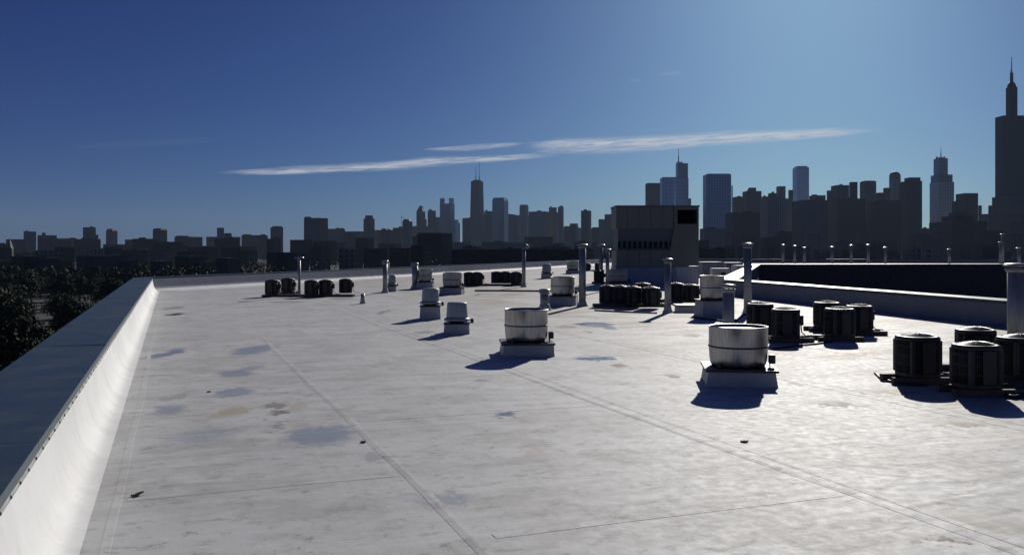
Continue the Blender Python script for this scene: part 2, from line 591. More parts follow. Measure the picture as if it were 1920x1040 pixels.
def seam(lat, s0, s1, wd=0.11, h=0.009, name='seam_tape', along=True):
    """a lapped seam of the membrane, slightly wavy, slightly proud"""
    mb = MB()
    rings = []
    k = max(2, int(abs(s1 - s0) / 0.8))
    ph = rnd.random() * 9
    for i in range(k + 1):
        s = s0 + (s1 - s0) * i / k
        w_ = 0.016 * math.sin(s * 0.55 + ph) + 0.009 * math.sin(s * 1.7 + ph) + rnd.uniform(-.004, .004)
        row = []
        for q, z in ((-wd / 2 - 0.05, 0.0015), (-wd / 2, h), (wd / 2, h), (wd / 2 + 0.004, 0.0015)):
            p = (N * (lat + w_ + q) + U * s) if along else (U * (lat + w_ + q) + N * s)
            row.append((p.x, p.y, z))
        rings.append(row)
    vs_ = [p for r in rings for p in r]
    fs = []
    for i in range(k):
        for j in range(3):
            fs.append((i * 4 + j, i * 4 + j + 1, i * 4 + 5 + j, i * 4 + 4 + j) if along else (i * 4 + 4 + j, i * 4 + 5 + j, i * 4 + j + 1, i * 4 + j))
    mb.add(vs_, [f[::-1] for f in fs], False)
    o = mb.build(name, M['strip'], roof_o)
    if sum(p.normal.z for p in o.data.polygons) < 0:
        o.data.flip_normals()
    return o


seam(1.78, -8, 19.3, 0.035, 0.0055)
seam(4.74, -8, 30, 0.07, 0.006)
seam(4.90, -8, 22, 0.02, 0.0035)
seam(8.05, -8, 34, 0.06, 0.005)
seam(8.25, -8, 16, 0.02, 0.0035)
seam(11.1, -8, 14, 0.06, 0.006)
seam(14.2, -8, 12, 0.06, 0.006)
seam(-0.33, -8, 42, 0.010, 0.0025)
seam(9.35, 1.85, 4.6, 0.04, 0.0026, along=False)
seam(7.0, -0.3, 1.7, 0.04, 0.0026, along=False)
seam(5.3, 1.9, 4.6, 0.04, 0.0026, along=False)
seam(19.3, 0.2, 12.5, 0.04, 0.0028, along=False)
seam(13.6, 4.8, 8.0, 0.04, 0.0026, along=False)


def parapet(i, label, bar=True, step=3.05, screws=0.0, fl=None, strip=False):
    p0, p1, m0, m1 = POLY[i], POLY[i + 1], MIT[i], MIT[i + 1]
    L = (p1 - p0).length
    d = (p1 - p0).normalized()
    nin = right_of(d)
    root = empty('parapet_wall', (p0 + p1) / 2)
    tag(root, label, 'parapet')
    off = (p0 + p1) / 2

    def pt(s, o, z):                    # s in 0..L along the wall; ends are mitred
        f = s / L
        e0 = p0 + m0 * o
        e1 = p1 + m1 * o
        p = e0.lerp(e1, f) if True else None
        return (p.x - off.x, p.y - off.y, z)

    prof = [(-0.70, 0.575), (-0.004, 0.575), (0.0, 0.50), (0.025, 0.36), (0.060, 0.22), (0.105, 0.12), (0.160, 0.050), (0.215, 0.016), (0.28, 0.002)]
    if i:
        prof = [(-0.70, 0.575), (-0.004, 0.575), (0.0, 0.50), (0.004, 0.34), (0.010, 0.20), (0.03, 0.10), (0.07, 0.045), (0.12, 0.016), (0.18, 0.002)]
    k = max(2, min(60, int(L / 0.9)))
    wall = MB()
    vs_, fs = [], []
    np_ = len(prof)
    ph = rnd.random() * 6
    for a in range(k + 1):
        s = L * a / k
        for j, (o, z) in enumerate(prof):
            wv = 0.0
            if 2 < j < np_ - 1:
                wv = 0.004 * math.sin(s * 0.9 + ph) + 0.0025 * math.sin(s * 2.3 + j)
            vs_.append(pt(s, o + wv, z))
    for a in range(k):
        for j in range(np_ - 1):
            fs.append((a * np_ + j, (a + 1) * np_ + j, (a + 1) * np_ + j + 1, a * np_ + j + 1))
    wall.add(vs_, fs, True)
    wo_ = wall.build('membrane_flashing', fl or M['flash'], root)
    wo_.data.flip_normals() if False else None
    if strip:                           # white strip: sun glare along the wall's foot put in as colour
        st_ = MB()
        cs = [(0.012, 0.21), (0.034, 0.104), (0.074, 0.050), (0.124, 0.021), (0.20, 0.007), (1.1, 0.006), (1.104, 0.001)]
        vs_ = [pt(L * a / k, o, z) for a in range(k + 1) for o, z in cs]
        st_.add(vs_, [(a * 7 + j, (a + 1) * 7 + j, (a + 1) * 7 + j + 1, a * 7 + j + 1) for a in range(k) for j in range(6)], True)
        st_.build('glare_strip', M['flash'], root)
    # metal coping in lengths with a joint between them
    n = max(1, int(round(L / step)))
    for a in range(n):
        s0, s1 = L * a / n + 0.006, L * (a + 1) / n - 0.006
        dz = rnd.uniform(-0.0025, 0.0025)
        tilt = rnd.uniform(-0.004, 0.004)
        c = MB()
        cs = [(-0.79, 0.50), (-0.79, 0.612 + dz + tilt), (0.022, 0.620 + dz - tilt), (0.022, 0.560), (0.014, 0.560), (0.014, 0.607 + dz - tilt), (-0.78, 0.600 + dz + tilt), (-0.78, 0.50)]
        c.loft([[pt(s0, o, z) for o, z in cs], [pt(s1, o, z) for o, z in cs]])
        c.build('coping_panel', M['coping'], root)
    if bar:
        bmb = MB()
        cs = [(0.005, 0.515), (0.005, 0.553), (0.014, 0.556), (0.018, 0.535), (0.014, 0.512)]
        bmb.loft([[pt(0.05, o, z) for o, z in cs], [pt(L - 0.05, o, z) for o, z in cs]])
        bo = bmb.build('termination_bar', M['bar'], root)
        if screws:
            me = None
            s = 9.3
            while s < 9.3 + screws:
                p = Vector(pt(s, 0.018, 0.535))
                if me is None:
                    sc = MB()
                    sc.lathe([(0.011, -0.004), (0.010, 0.005), (0.005, 0.008)], 8)
                    so = sc.build('screw', M['screw'], bo)
                    me = so.data
                else:
                    so = bpy.data.objects.new('screw', me)
                    col.objects.link(so)
                    so.parent = bo
                so.location = p
                so.rotation_euler = nin.to_track_quat('Z', 'Y').to_euler()
                s += 0.305
    return root


parapet(0, 'long white parapet with broad slate blue metal coping and screwed bar beside the trees', True, 3.05, 21)
parapet(1, 'parapet toned grey for its shade, with thin dark coping running off behind the row of condensers', True, 3.05, fl=M['flash_shade'], strip=True)
parapet(2, 'distant parapet with bright coping line at the far end of the roof', False, 6.0, fl=M['flash_deep_shade'])
parapet(3, 'far side parapet closing the wing beyond the courtyard', False, 6.0)
parapet(4, 'parapet along the far edge of the dark courtyard', False, 6.0)
parapet(5, 'parapet along the short end of the dark courtyard behind the tall vent pipes', False, 4.0)
parapet(6, 'parapet toned dark grey for its shade, with bright coping edge behind the black condensers, beside the courtyard', False, 3.05, fl=M['flash_deep_shade'])

# walls of the building under the roof
bw = MB()
for i in range(len(POLY)):
    j = (i + 1) % len(POLY)
    a = POLY[i] + MIT[i] * -0.70
    b = POLY[j] + MIT[j] * -0.70
    bw.add([(a.x, a.y, GZ - 1), (b.x, b.y, GZ - 1), (b.x, b.y, 0.574), (a.x, a.y, 0.574)], [(0, 1, 2, 3)])
bwo = bw.build('building_wall', M['facade'])
tag(bwo, 'dark brick walls of the building under the white roof, facing the courtyard', 'building')

# ------------------------------------------------------------------ the ground
gm = MB()
GR = 16000
gm.add([(-GR, -2000, GZ), (GR, -2000, GZ), (GR, GR, GZ), (-GR, GR, GZ)], [(0, 1, 2, 3)])
tag(gm.build('ground', M['ground']), kind='structure')
rm = MB()
for (a, b, wd) in (((-230, 130), (-40, 520), 12), ((-420, 330), (600, 420), 14), ((-900, 760), (900, 820), 16)):
    a, b = Vector((*a, 0)), Vector((*b, 0))
    q = right_of((b - a).normalized()) * wd / 2
    z = GZ + 0.02 + 0.01 * len(rm.f)
    rm.add([(*(a - q).xy, z), (*(b - q).xy, z), (*(b + q).xy, z), (*(a + q).xy, z)], [(3, 2, 1, 0)])
tag(rm.build('road', M['road']), kind='structure')


# ------------------------------------------------------------------ rooftop equipment
def square(mb, h, z0, z1, bev=0.0, taper=0.0):
    if taper:
        return mb.loft([[(-h - taper, -h - taper, z0), (h + taper, -h - taper, z0), (h + taper, h + taper, z0), (-h - taper, h + taper, z0)],
                        [(-h, -h, z1), (h, -h, z1), (h, h, z1), (-h, h, z1)]])
    return mb.box(-h, h, -h, h, z0, z1, bev)


def make_upblast(dia=0.78, curb=0.27, drum=0.57, dull=False):
    """upblast exhaust fan: square curb, flange, tapering windband drum open at the top"""
    r = dia / 2
    root = empty('exhaust_fan')
    metal = M['spun_dull'] if dull else M['spun']
    square(MB(), r * 1.10, 0.0, curb, 0, 0.03).build('curb', M['curb'], root)
    fl = MB()
    square(fl, r * 1.20, curb + 0.002, curb + 0.035)
    fl.build('flange', M['dark'], root)
    z0 = curb + 0.036
    zt = z0 + drum
    zm = z0 + drum * 0.50
    outer = [(r * 0.70, z0 + 0.004), (r * 0.90, z0 + 0.008), (r * 0.945, z0 + drum * 0.08), (r * 0.975, z0 + drum * 0.20), (r * 0.99, z0 + drum * 0.34), (r, zm - 0.012)]
    lower = MB().lathe(outer, 48, cap0=True, cap1=False)
    lo = lower.build('lower_housing', metal, root)
    band = MB().lathe([(r, zm + 0.012), (r, zt - 0.02), (r + 0.008, zt - 0.006), (r, zt), (r - 0.014, zt - 0.004), (r - 0.012, zm), (r * 0.80, z0 + drum * 0.22), (r * 0.55, z0 + drum * 0.12)], 48, cap0=False, cap1=True)
    band.build('windband', metal, root)
    MB().torus(r, 0.012, zm, 48, 8).build('bead', M['dark'], root)
    # motor cover, damper vanes and the cross rail inside
    mc = MB().lathe([(r * 0.42, z0 + drum * 0.15), (r * 0.42, z0 + drum * 0.62), (r * 0.30, z0 + drum * 0.72)], 24)
    mc.build('motor_cover', metal, root)
    dv = MB()
    dv.box(-r * 0.97, r * 0.97, -0.012, 0.012, zt - 0.12, zt - 0.05)
    dv.box(-0.012, 0.012, -r * 0.97, r * 0.97, zt - 0.118, zt - 0.048)
    dv.build('cross_rail', M['galv'], root)
    MB().lathe([(r * 0.985, zt - 0.045), (r * 0.985, zt - 0.040)], 32).build('damper_disc', M['spun_dull'], root)
    for k in range(4):
        a = math.pi / 4 + k * math.pi / 2
        br = MB().box(-0.018, 0.018, -0.03, 0.03, curb + 0.034, curb + 0.10)
        bo = br.build('bracket', M['dark'], root)
        bo.location = (math.cos(a) * r * 0.97, math.sin(a) * r * 0.97, 0)
        bo.rotation_euler = (0, 0, a)
    sw = MB().box(r * 1.0, r * 1.0 + 0.09, -0.10, -0.02, curb + 0.08, curb + 0.20, 0.01)
    sw.build('switch_box', M['dark'], root)
    cb = MB().tube([(r * 1.04, -0.06, curb + 0.08), (r * 1.06, -0.06, curb + 0.03), (r * 1.22, -0.06, curb + 0.02), (r * 1.24, -0.06, 0.0)], 0.012, 6)
    cb.build('conduit', M['dark'], root)
    return root


def make_hood(dia=0.48, curb=0.22, hood=0.36):
    """small downblast fan: bucket-shaped hood over a skirt on a square curb"""
    r = dia / 2
    root = empty('hood_fan')
    square(MB(), r * 1.12, 0, curb, 0, 0.02).build('curb', M['curb'], root)
    square(MB(), r * 1.20, curb + 0.002, curb + 0.03).build('flange', M['dark'], root)
    zc = curb + 0.03
    MB().lathe([(r * 0.72, zc), (r * 0.72, zc + 0.09)], 24).build('throat', M['coil'], root)
    sk = MB().lathe([(r * 1.18, zc + 0.045), (r * 1.24, zc + 0.05), (r * 1.22, zc + 0.085), (r * 0.99, zc + 0.115)], 36)
    sk.build('skirt', M['hood'], root)
    zt = zc + 0.115
    hd = MB().lathe([(r, zt + 0.001), (r * 0.985, zt + hood * 0.25), (r * 0.92, zt + hood * 0.9), (r * 0.88, zt + hood * 0.97), (r * 0.80, zt + hood), (r * 0.2, zt + hood + 0.008)], 36)
    ho = hd.build('hood', M['hood'], root)
    MB().torus(r * 0.90, 0.008, zt + hood * 0.93, 32, 6).build('rim', M['galv'], ho)
    for k in range(4):
        a = math.pi / 4 + k * math.pi / 2
        b = MB().box(-0.02, 0.02, -0.03, 0.03, zc, zc + 0.06).build('bracket', M['galv'], root)
        b.location = (math.cos(a) * r * 1.12, math.sin(a) * r * 1.12, 0)
        b.rotation_euler = (0, 0, a)
    MB().box(r * 1.25, r * 1.25 + 0.07, -0.06, 0.0, curb + 0.02, curb + 0.12, 0.008).build('switch_box', M['dark'], root)
    return root


def rsq(h, e, n=32, z=0.0):
    """rounded square ring"""
    pts = []
    for i in range(n):
        a = 2 * math.pi * (i + 0.5) / n
        c, s = math.cos(a), math.sin(a)
        pts.append((h * math.copysign(abs(c) ** (2 / e), c), h * math.copysign(abs(s) ** (2 / e), s), z))
    return pts


def make_condenser(wd=0.53, ht=0.545):
    h = wd / 2
    root = empty('condenser_unit')
    e = 2.6
    MB().loft([rsq(h * 0.98, e, 40, 0), rsq(h, e, 40, 0.012), rsq(h, e, 40, 0.05)]).build('base_pan', M['black'], root)
    co = MB().loft([rsq(h * 0.93, e, 40, 0.05), rsq(h * 0.93, e, 40, ht - 0.04)], smooth=True)
    co.build('coil', M['coil'], root)
    g = MB()
    ring = rsq(h * 0.985, e, 72, 0)
    for i, p in enumerate(ring):
        g.tube([(p[0], p[1], 0.05), (p[0], p[1], ht - 0.05)], 0.0045, 4, False)
    for z in (0.17, 0.29, 0.41):
        ri = [(q[0] * 1.004, q[1] * 1.004, z) for q in rsq(h * 0.985, e, 40)]
        g.loft([ri, [(a, b, z + 0.012) for a, b, _ in ri]], False, False)
    g.build('coil_guard', M['black'], root)
    for (sx, sy) in ((1, 1), (-1, 1), (-1, -1), (1, -1)):
        q = h * 0.74
        p = MB().box(sx * q - 0.03, sx * q + 0.03, sy * q - 0.03, sy * q + 0.03, 0.05, ht - 0.05, 0.008)
        p.build('corner_post', M['black'], root)
    top = MB()
    top.loft([rsq(h * 1.0, e, 40, ht - 0.055), rsq(h * 1.015, e, 40, ht - 0.045), rsq(h * 1.01, e, 40, ht - 0.015), rsq(h * 0.94, e, 40, ht), [(h * 0.80 * math.cos(2 * math.pi * (i + .5) / 40), h * 0.80 * math.sin(2 * math.pi * (i + .5) / 40), ht + 0.004) for i in range(40)],
              [(h * 0.78 * math.cos(2 * math.pi * (i + .5) / 40), h * 0.78 * math.sin(2 * math.pi * (i + .5) / 40), ht - 0.10) for i in range(40)]], True, False, True)
    top.build('top_panel', M['black'], root)
    gr = MB()
    for k in range(9):
        rr = h * (0.80 - 0.075 * k)
        gr.torus(rr, 0.004, ht + 0.008 + 0.030 * (1 - (rr / (h * 0.8)) ** 2), 32, 4)
    for k in range(4):
        a = k * math.pi / 4 + 0.2
        gr.tube([(math.cos(a) * h * q, math.sin(a) * h * q, ht + 0.008 + 0.030 * (1 - (q / 0.8) ** 2)) for q in (-0.8, -0.5, -0.2, 0.2, 0.5, 0.8)], 0.004, 4)
    gr.build('fan_grille', M['grille'], root)
    fb = MB()
    for k in range(3):
        a = k * 2 * math.pi / 3
        ca, sa = math.cos(a), math.sin(a)
        pts = []
        for (rr, t) in ((0.06, -0.05), (h * 0.70, -0.13), (h * 0.72, 0.10), (0.06, 0.05)):
            z = ht - 0.07 + t * 0.2
            pts.append((ca * rr - sa * t, sa * rr + ca * t, z))
        fb.add(pts, [(0, 1, 2, 3)])
    fb.lathe([(0.06, ht - 0.10), (0.06, ht - 0.05)], 12)
    fb.build('fan_blades', M['dark'], root)
    MB().box(-0.09, 0.09, -h * 1.0 - 0.012, -h * 0.97, 0.06, ht - 0.06, 0.004).build('service_panel', M['black'], root)
    MB().box(h * 1.0, h * 1.0 + 0.07, -0.02, 0.10, ht * 0.42, ht * 0.78, 0.008).build('switch_box', M['dark'], root)
    MB().tube([(h + 0.03, 0.04, ht * 0.42), (h + 0.04, 0.04, 0.10), (h + 0.12, 0.06, 0.02), (h + 0.30, 0.12, 0.0)], 0.012, 6).build('conduit', M['cable'], root)
    return root


def make_pipe(h, dia, cap=1.7, boot=True, kind='cap'):
    r = dia / 2
    root = empty('vent_pipe')
    MB().tube([(0, 0, 0), (0, 0, h - (0.10 if kind == 'cap' else 0.0))], r, 20).build('stack', M['galv'], root)
    if boot:
        MB().lathe([(r * 1.7, 0.0), (r * 1.6, 0.015), (r * 1.22, 0.10), (r * 1.10, 0.17), (r * 1.02, 0.18)], 24).build('boot', M['curb'], root)
    if kind == 'cap':
        MB().lathe([(r * 1.05, h - 0.16), (r * 1.25, h - 0.12), (r * 1.25, h - 0.09), (r * 0.98, h - 0.088)], 24).build('collar', M['galv'], root)
        MB().lathe([(r * cap, h - 0.055), (r * cap * 1.02, h - 0.04), (r * cap * 0.9, h - 0.015), (r * 0.4, h)], 24).build('rain_cap', M['spun'], root)
        for k in range(3):
            a = k * 2.094
            s = MB().box(-0.006, 0.006, -0.012, 0.012, h - 0.11, h - 0.045).build('cap_strut', M['galv'], root)
            s.location = (math.cos(a) * r * 1.0, math.sin(a) * r * 1.0, 0)
            s.rotation_euler = (0, 0, a)
    elif kind == 'goose':
        pts = [(0, 0, h - 0.02)] + [(0.14 - 0.14 * math.cos(a), 0, h + 0.14 * math.sin(a)) for a in [R(x) for x in range(0, 200, 20)]]
        MB().tube(pts, r * 0.95, 14).build('gooseneck', M['galv'], root)
    return root


fan_a = make_upblast(0.76, 0.19, 0.56)
tag(place(fan_a, at(987, 663), R(4)), 'aluminium upblast fan on white curb standing alone beside the bluish puddle stains', 'exhaust fan')
fan_b = make_upblast(0.79, 0.19, 0.545)
tag(place(fan_b, at(1384, 716), R(-8)), 'large aluminium drum fan on low white curb with a capped pipe right behind it', 'exhaust fan')
for (px, py, dia, curb, drum, dull, lab) in (
        (1055, 571, 0.80, 0.28, 0.62, False, 'aluminium drum fan between the short capped pipe and a tall vent pipe'),
        (848, 551, 0.80, 0.26, 0.60, True, 'dull drum fan behind the two bucket-shaped hood fans'),
        (797, 541, 0.68, 0.30, 0.58, True, 'small dull drum fan right beside a thick short vent pipe'),
        (1159, 541, 0.92, 0.26, 0.62, True, 'dull drum fan behind the black condensers in front of the beige penthouse'),
        (1335, 592, 0.66, 0.42, 0.66, False, 'aluminium drum fan raised on a tall curb by the penthouse corner'),
        (1074, 513, 0.95, 0.25, 0.70, True, 'dull drum fan far down the roof near the parapet bend')):
    o = make_upblast(dia, curb, drum, dull)
    tag(place(o, at(px, py), R(rnd.uniform(-12, 12))), lab, 'exhaust fan')
for (px, py, dia, curb, hood, lab) in (
        (857, 624, 0.47, 0.20, 0.33, 'grey bucket-shaped hood fan on a low curb, the nearer to the alone-standing drum fan'),
        (807, 597, 0.46, 0.32, 0.34, 'grey bucket-shaped hood fan on a taller white curb'),
        (1025, 522, 0.60, 0.30, 0.50, 'slim grey hood fan far down the roof beside the gooseneck pipe'),
        (735, 546, 0.34, 0.22, 0.36, 'tiny grey hood fan at the foot of a slender capped pipe')):
    o = make_hood(dia, curb, hood)
    tag(place(o, at(px, py), R(rnd.uniform(-8, 14))), lab, 'hood fan')

PIPES = [
    (561, 556, 481, 0.11, 3.4, 'cap', 'thin vent pipe with a wide flat cap standing among the condensers by the shaded parapet'),
    (722, 549, 488, 0.20, 1.4, 'cap', 'slender capped vent pipe next to a tiny hood fan'),
    (778, 541, 492, 0.28, 1.2, 'cap', 'thick short vent pipe next to a small dull drum fan'),
    (982, 538, 466, 0.19, 1.5, 'goose', 'tall vent pipe bent over at the top like a gooseneck'),
    (1092, 574, 457, 0.23, 1.6, 'cap', 'tall capped vent pipe beside the drum fan with the short pipe'),
    (1127, 530, 458, 0.22, 2.2, 'cap', 'far tall vent pipe with broad cap near the penthouse'),
    (1139, 545, 466, 0.17, 2.0, 'cap', 'tall thin vent pipe close against the penthouse side'),
    (1021, 581, 541, 0.27, 1.25, 'cap', 'short stubby capped pipe standing before a drum fan'),
    (1252, 586, 484, 0.19, 1.7, 'cap', 'capped vent pipe with a flared white boot in front of the penthouse'),
    (1402, 590, 455, 0.22, 1.5, 'cap', 'tallest vent pipe standing by the start of the courtyard parapet'),
    (1366, 655, 532, 0.21, 1.3, 'cap', 'capped vent pipe rising directly behind the large drum fan'),
    (1905, 668, 493, 0.27, 1.45, 'cap', 'thick capped vent pipe beside the condensers with a bright cap'),
]
for (px, py, yt, dia, cap, kind, lab) in PIPES:
    g = at(px, py)
    h = z_of(yt, g.y)
    o = make_pipe(h, dia, cap, True, kind)
    tag(place(o, g, rnd.uniform(0, 6)), lab, 'vent pipe')
o = make_pipe(0.34, 0.13, 1.1, True, 'stub')
tag(place(o, at(680, 569)), 'small dark stub pipe alone on the open membrane', 'vent pipe')
# capped pipes on the wing beyond the courtyard
proto = None
for (px, d, yt) in ((1468, 118, 458), (1490, 122, 460), (1508, 114, 463), (1560, 120, 462), (1596, 116, 459), (1628, 115, 458), (1876, 112, 453), (1880, 120, 438), (1911, 104, 464), (1660, 118, 463), (1780, 121, 466)):
    h = z_of(yt, d)
    o = make_pipe(h, 0.34, 1.9, False)
    tag(place(o, at_d(px, d)), 'far capped vent pipe on the wing beyond the courtyard', 'vent pipe', 'vent pipes on the far wing')

cond = make_condenser()
SLZ = 0.09
CONDS = [
    # px, base row of the sleepers, scale, label
    (1720, 716, 1.0, 'black condenser standing a little apart from the pair beside the thick vent pipe'),
    (1830, 738, 0.98, 'black condenser in front of the group beside the thick vent pipe'),
    (1912, 719, 1.0, 'black condenser right at the foot of the thick vent pipe'),
    (1829, 697, 1.0, 'black condenser half hidden behind the front one near the thick vent pipe'),
    (1473, 640, 1.02, 'black condenser just behind the large drum fan'),
    (1425, 624, 1.02, 'black condenser at the foot of the tallest vent pipe'),
    (1574, 638, 1.02, 'foremost black condenser of the trio backing on the courtyard parapet'),
    (1611, 627, 0.98, 'black condenser beside the foremost of the trio, with a rail end sticking out'),
    (1550, 620, 1.02, 'black condenser at the back of the trio by the courtyard parapet'),
]
first = True
rails = []


def put_condenser(px, py, sc, lab, group=None, rz=None, rail=True):
    global first
    o = cond if first else copy_tree(cond)
    first = False
    g = at(px, py)
    g.z = SLZ
    place(o, g, R(rnd.uniform(-10, 10)) if rz is None else rz, sc)
    tag(o, lab, 'condenser', group)
    rails.append((g.x, g.y, sc))
    return o


for c in CONDS:
    put_condenser(*c)
for px, py in ((1139, 573), (1163, 574), (1186, 576), (1221, 578), (1295, 570), (1205, 566), (1268, 566)):
    put_condenser(px, py, 1.02, 'black condenser in the packed row before the beige penthouse', 'condensers before the penthouse')
for px, py in ((511, 556), (540, 551), (584, 557), (611, 556), (648, 553)):
    put_condenser(px, py, 1.0, 'black condenser in the row along the shaded parapet', 'condensers along the shaded parapet')
for px, py in ((880, 536), (895, 536), (931, 534), (948, 534), (968, 535), (1123, 531), (1101, 508), (1121, 508)):
    put_condenser(px, py, 1.08, 'small-looking black condenser far down the roof beyond the hood fans', 'far condensers')

# timber sleepers under the condensers: two beams for each run
RUNS = [
    ((1662, 716), (1795, 716), 'timber sleeper under the condenser standing apart by the vent pipe'),
    ((1772, 738), (1985, 738), 'timber sleeper under the front condenser beside the thick vent pipe'),
    ((1775, 697), (1870, 697), 'timber sleeper under the half hidden condenser near the thick vent pipe'),
    ((1870, 719), (1990, 719), 'timber sleeper at the foot of the thick vent pipe'),
    ((1436, 640), (1520, 640), 'timber sleeper under the condenser behind the large drum fan'),
    ((1390, 624), (1462, 624), 'timber sleeper by the tallest vent pipe'),
    ((1528, 638), (1612, 638), 'timber sleeper under the foremost condenser of the trio'),
    ((1578, 627), (1656, 627), 'timber sleeper with its end sticking out beside the trio'),
    ((1512, 620), (1590, 620), 'timber sleeper under the back condenser of the trio'),
    ((1112, 574.5), (1246, 574.5), 'timber sleeper under the packed condensers before the penthouse'),
    ((1182, 566), (1312, 566.01), 'timber sleeper in the second line before the penthouse'),
    ((494, 556), (664, 556), 'timber sleeper under the condensers along the shaded parapet'),
    ((520, 551), (556, 551), 'short timber sleeper under one condenser by the shaded parapet'),
    ((868, 535.5), (980, 535), 'timber sleeper under the far condensers'),
    ((1110, 531), (1136, 531), 'short timber sleeper under a lone far condenser'),
    ((1090, 508), (1133, 508), 'timber sleeper under the farthest pair of condensers'),
]
for (p0, p1, lab) in RUNS:
    a, b = at(*p0), at(*p1)
    for dy in (-0.20, 0.20):
        beam = MB().box(0, (b - a).length, -0.045, 0.045, 0.0, SLZ - 0.001, 0.006)
        o = beam.build('sleeper_beam', M['wood'])
        o.location = a + Vector((0, dy + rnd.uniform(-.02, .02), 0.001))
        o.rotation_euler = (0, 0, R(rnd.uniform(-1, 1)))
        tag(o, lab, 'timber beam', lab.replace('timber sleeper', 'sleepers').replace('short ', ''))

# gas / refrigerant lines across the roof
for (pts, r, lab) in (
        ([(890, 546), (960, 546.5), (1030, 547), (1096, 547)], 0.035, 'long straight pipe lying across the roof before the far condensers'),
        ([(1503, 634), (1520, 632), (1545, 633)], 0.03, 'short black line joining the condensers behind the large drum fan'),
        ([(1762, 706), (1785, 704), (1800, 712)], 0.02, 'black cable between the condensers near the thick vent pipe'),
        ([(1377, 604), (1392, 592), (1400, 590)], 0.03, 'black line slanting up to the tallest vent pipe'),
        ([(1444, 650), (1452, 655), (1490, 650), (1530, 646), (1560, 642)], 0.018, 'thin black line running along the roof in front of the trio of condensers'),
        ([(1300, 596), (1330, 600), (1372, 606), (1400, 612)], 0.025, 'dark line lying before the tall-curbed drum fan'),
        ([(1115, 583), (1170, 586), (1232, 588)], 0.022, 'dark line lying before the packed condensers'),
        ([(1640, 700), (1652, 712), (1690, 722), (1740, 724)], 0.016, 'thin black cable curving round the condenser standing apart'),
        ([(1876, 742), (1900, 748), (1925, 744), (1960, 740)], 0.025, 'black cable curling on the roof before the front condenser')):
    P = [at(*p) + Vector((0, 0, r + 0.002)) for p in pts]
    q = []
    for i in range(len(P) - 1):
        for k in range(4):
            q.append(P[i].lerp(P[i + 1], k / 4))
    q.append(P[-1])
    tag(MB().tube([v.to_tuple() for v in q], r, 8).build('roof_line', M['cable']), lab, 'pipe')

# low hatch, pale cabinets and small boxes round the penthouse
root = empty('roof_hatch', at(1291, 584))
MB().box(-0.36, 0.36, -0.3, 0.3, 0, 0.16, 0.01).build('curb', M['curb'], root)
MB().box(-0.42, 0.42, -0.36, 0.36, 0.162, 0.215, 0.012).build('lid', M['galv'], root)
tag(root, 'low square roof hatch with grey lid between vent pipe and drum fan', 'hatch')
root = empty('equipment_cabinet', at(1286, 536))
MB().box(-0.56, 0.56, -0.4, 0.4, 0.06, 0.98, 0.02).build('casing', M['pale'], root)
MB().box(-0.60, 0.60, -0.44, 0.44, 0.982, 1.02, 0.01).build('lid', M['galv'], root)
MB().box(-0.5, 0.5, -0.36, 0.36, 0, 0.058).build('plinth', M['dark'], root)
for s in (-1, 1):
    MB().box(s * 0.27 - 0.24, s * 0.27 + 0.24, -0.412, -0.402, 0.14, 0.92, 0.003).build('door', M['pale'], root)
tag(root, 'pale square equipment cabinet against the foot of the penthouse', 'cabinet')
for (px, py, s, mat, lab) in ((1350, 524, 0.55, 'pale', 'small white box with dark port beside the penthouse corner'),
                              (1330, 519, 0.8, 'galv', 'grey rounded unit tucked behind the tall-curbed drum fan'),
                              (1391, 518, 0.6, 'pale', 'small pale box behind the tallest vent pipe'),
                              (1372, 514, 0.7, 'galv', 'grey low unit behind the small white box')):
    g = at(px, py)
    root = empty('roof_box', g, R(rnd.uniform(-15, 15)))
    MB().box(-s, s, -s * .8, s * .8, 0.05, s * 1.3, 0.03).build('casing', M[mat], root)
    MB().box(-s * .9, s * .9, -s * .7, s * .7, 0, 0.049).build('plinth', M['dark'], root)
    MB().box(-s * 0.05, s * 0.5, -s * .8 - 0.012, -s * .8 - 0.002, s * .4, s * .85).build('port', M['dark'], root)
    tag(root, lab, 'equipment box')

# ------------------------------------------------------------------ the penthouse
PD = 49.0
pl, pr = at_d(1156, PD).x, at_d(1310, PD).x
zz = lambda y: z_of(y, PD)
ph = empty('penthouse', ((pl + pr) / 2, PD, 0))
cx = (pl + pr) / 2
xs = at_d(1264, PD).x - cx
hl, hr = pl - cx, pr - cx
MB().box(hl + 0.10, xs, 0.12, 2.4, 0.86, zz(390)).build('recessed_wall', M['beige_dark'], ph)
for k in range(5):
    xa, xb = hl - 0.02 + (xs - hl) * k / 5, hl - 0.02 + (xs - hl) * (k + 1) / 5 - 0.015
    MB().box(xa, xb, rnd.uniform(-.006, .006), 2.5, zz(428), zz(388), 0.004).build('fascia_panel', M['beige'], ph)
MB().box(hl - 0.05, hr + 0.05, -0.06, 2.6, zz(387.9), zz(385)).build('roof_cap', M['beige_dark'], ph)
for k in range(5):
    xa, xb = hl + (xs - hl) * k / 5, hl + (xs - hl) * (k + 1) / 5 - 0.015
    MB().box(xa, xb, 0.02 + rnd.uniform(-.006, .006), 2.45, 0.90, zz(469), 0.004).build('lower_panel', M['beige'], ph)
MB().box(hl - 0.04, xs - 0.002, -0.05, 2.5, 0.0, 0.885).build('base_skirt', M['skirt'], ph)
n = 11
for k in range(n):
    x = hl + 0.16 + (xs - hl - 0.3) * k / (n - 1)
    MB().box(x - 0.07, x + 0.07, 0.06, 0.118, zz(466), zz(453)).build('louvre', M['void'], ph)
    MB().box(x + 0.10, x + 0.16, 0.05, 0.118, zz(468), zz(450)).build('mullion', M['beige_dark'], ph)
sb = MB()
x0, x1 = at_d(1270, PD).x - cx, at_d(1307, PD).x - cx
za, zb, zt = zz(420), zz(393), zz(388)
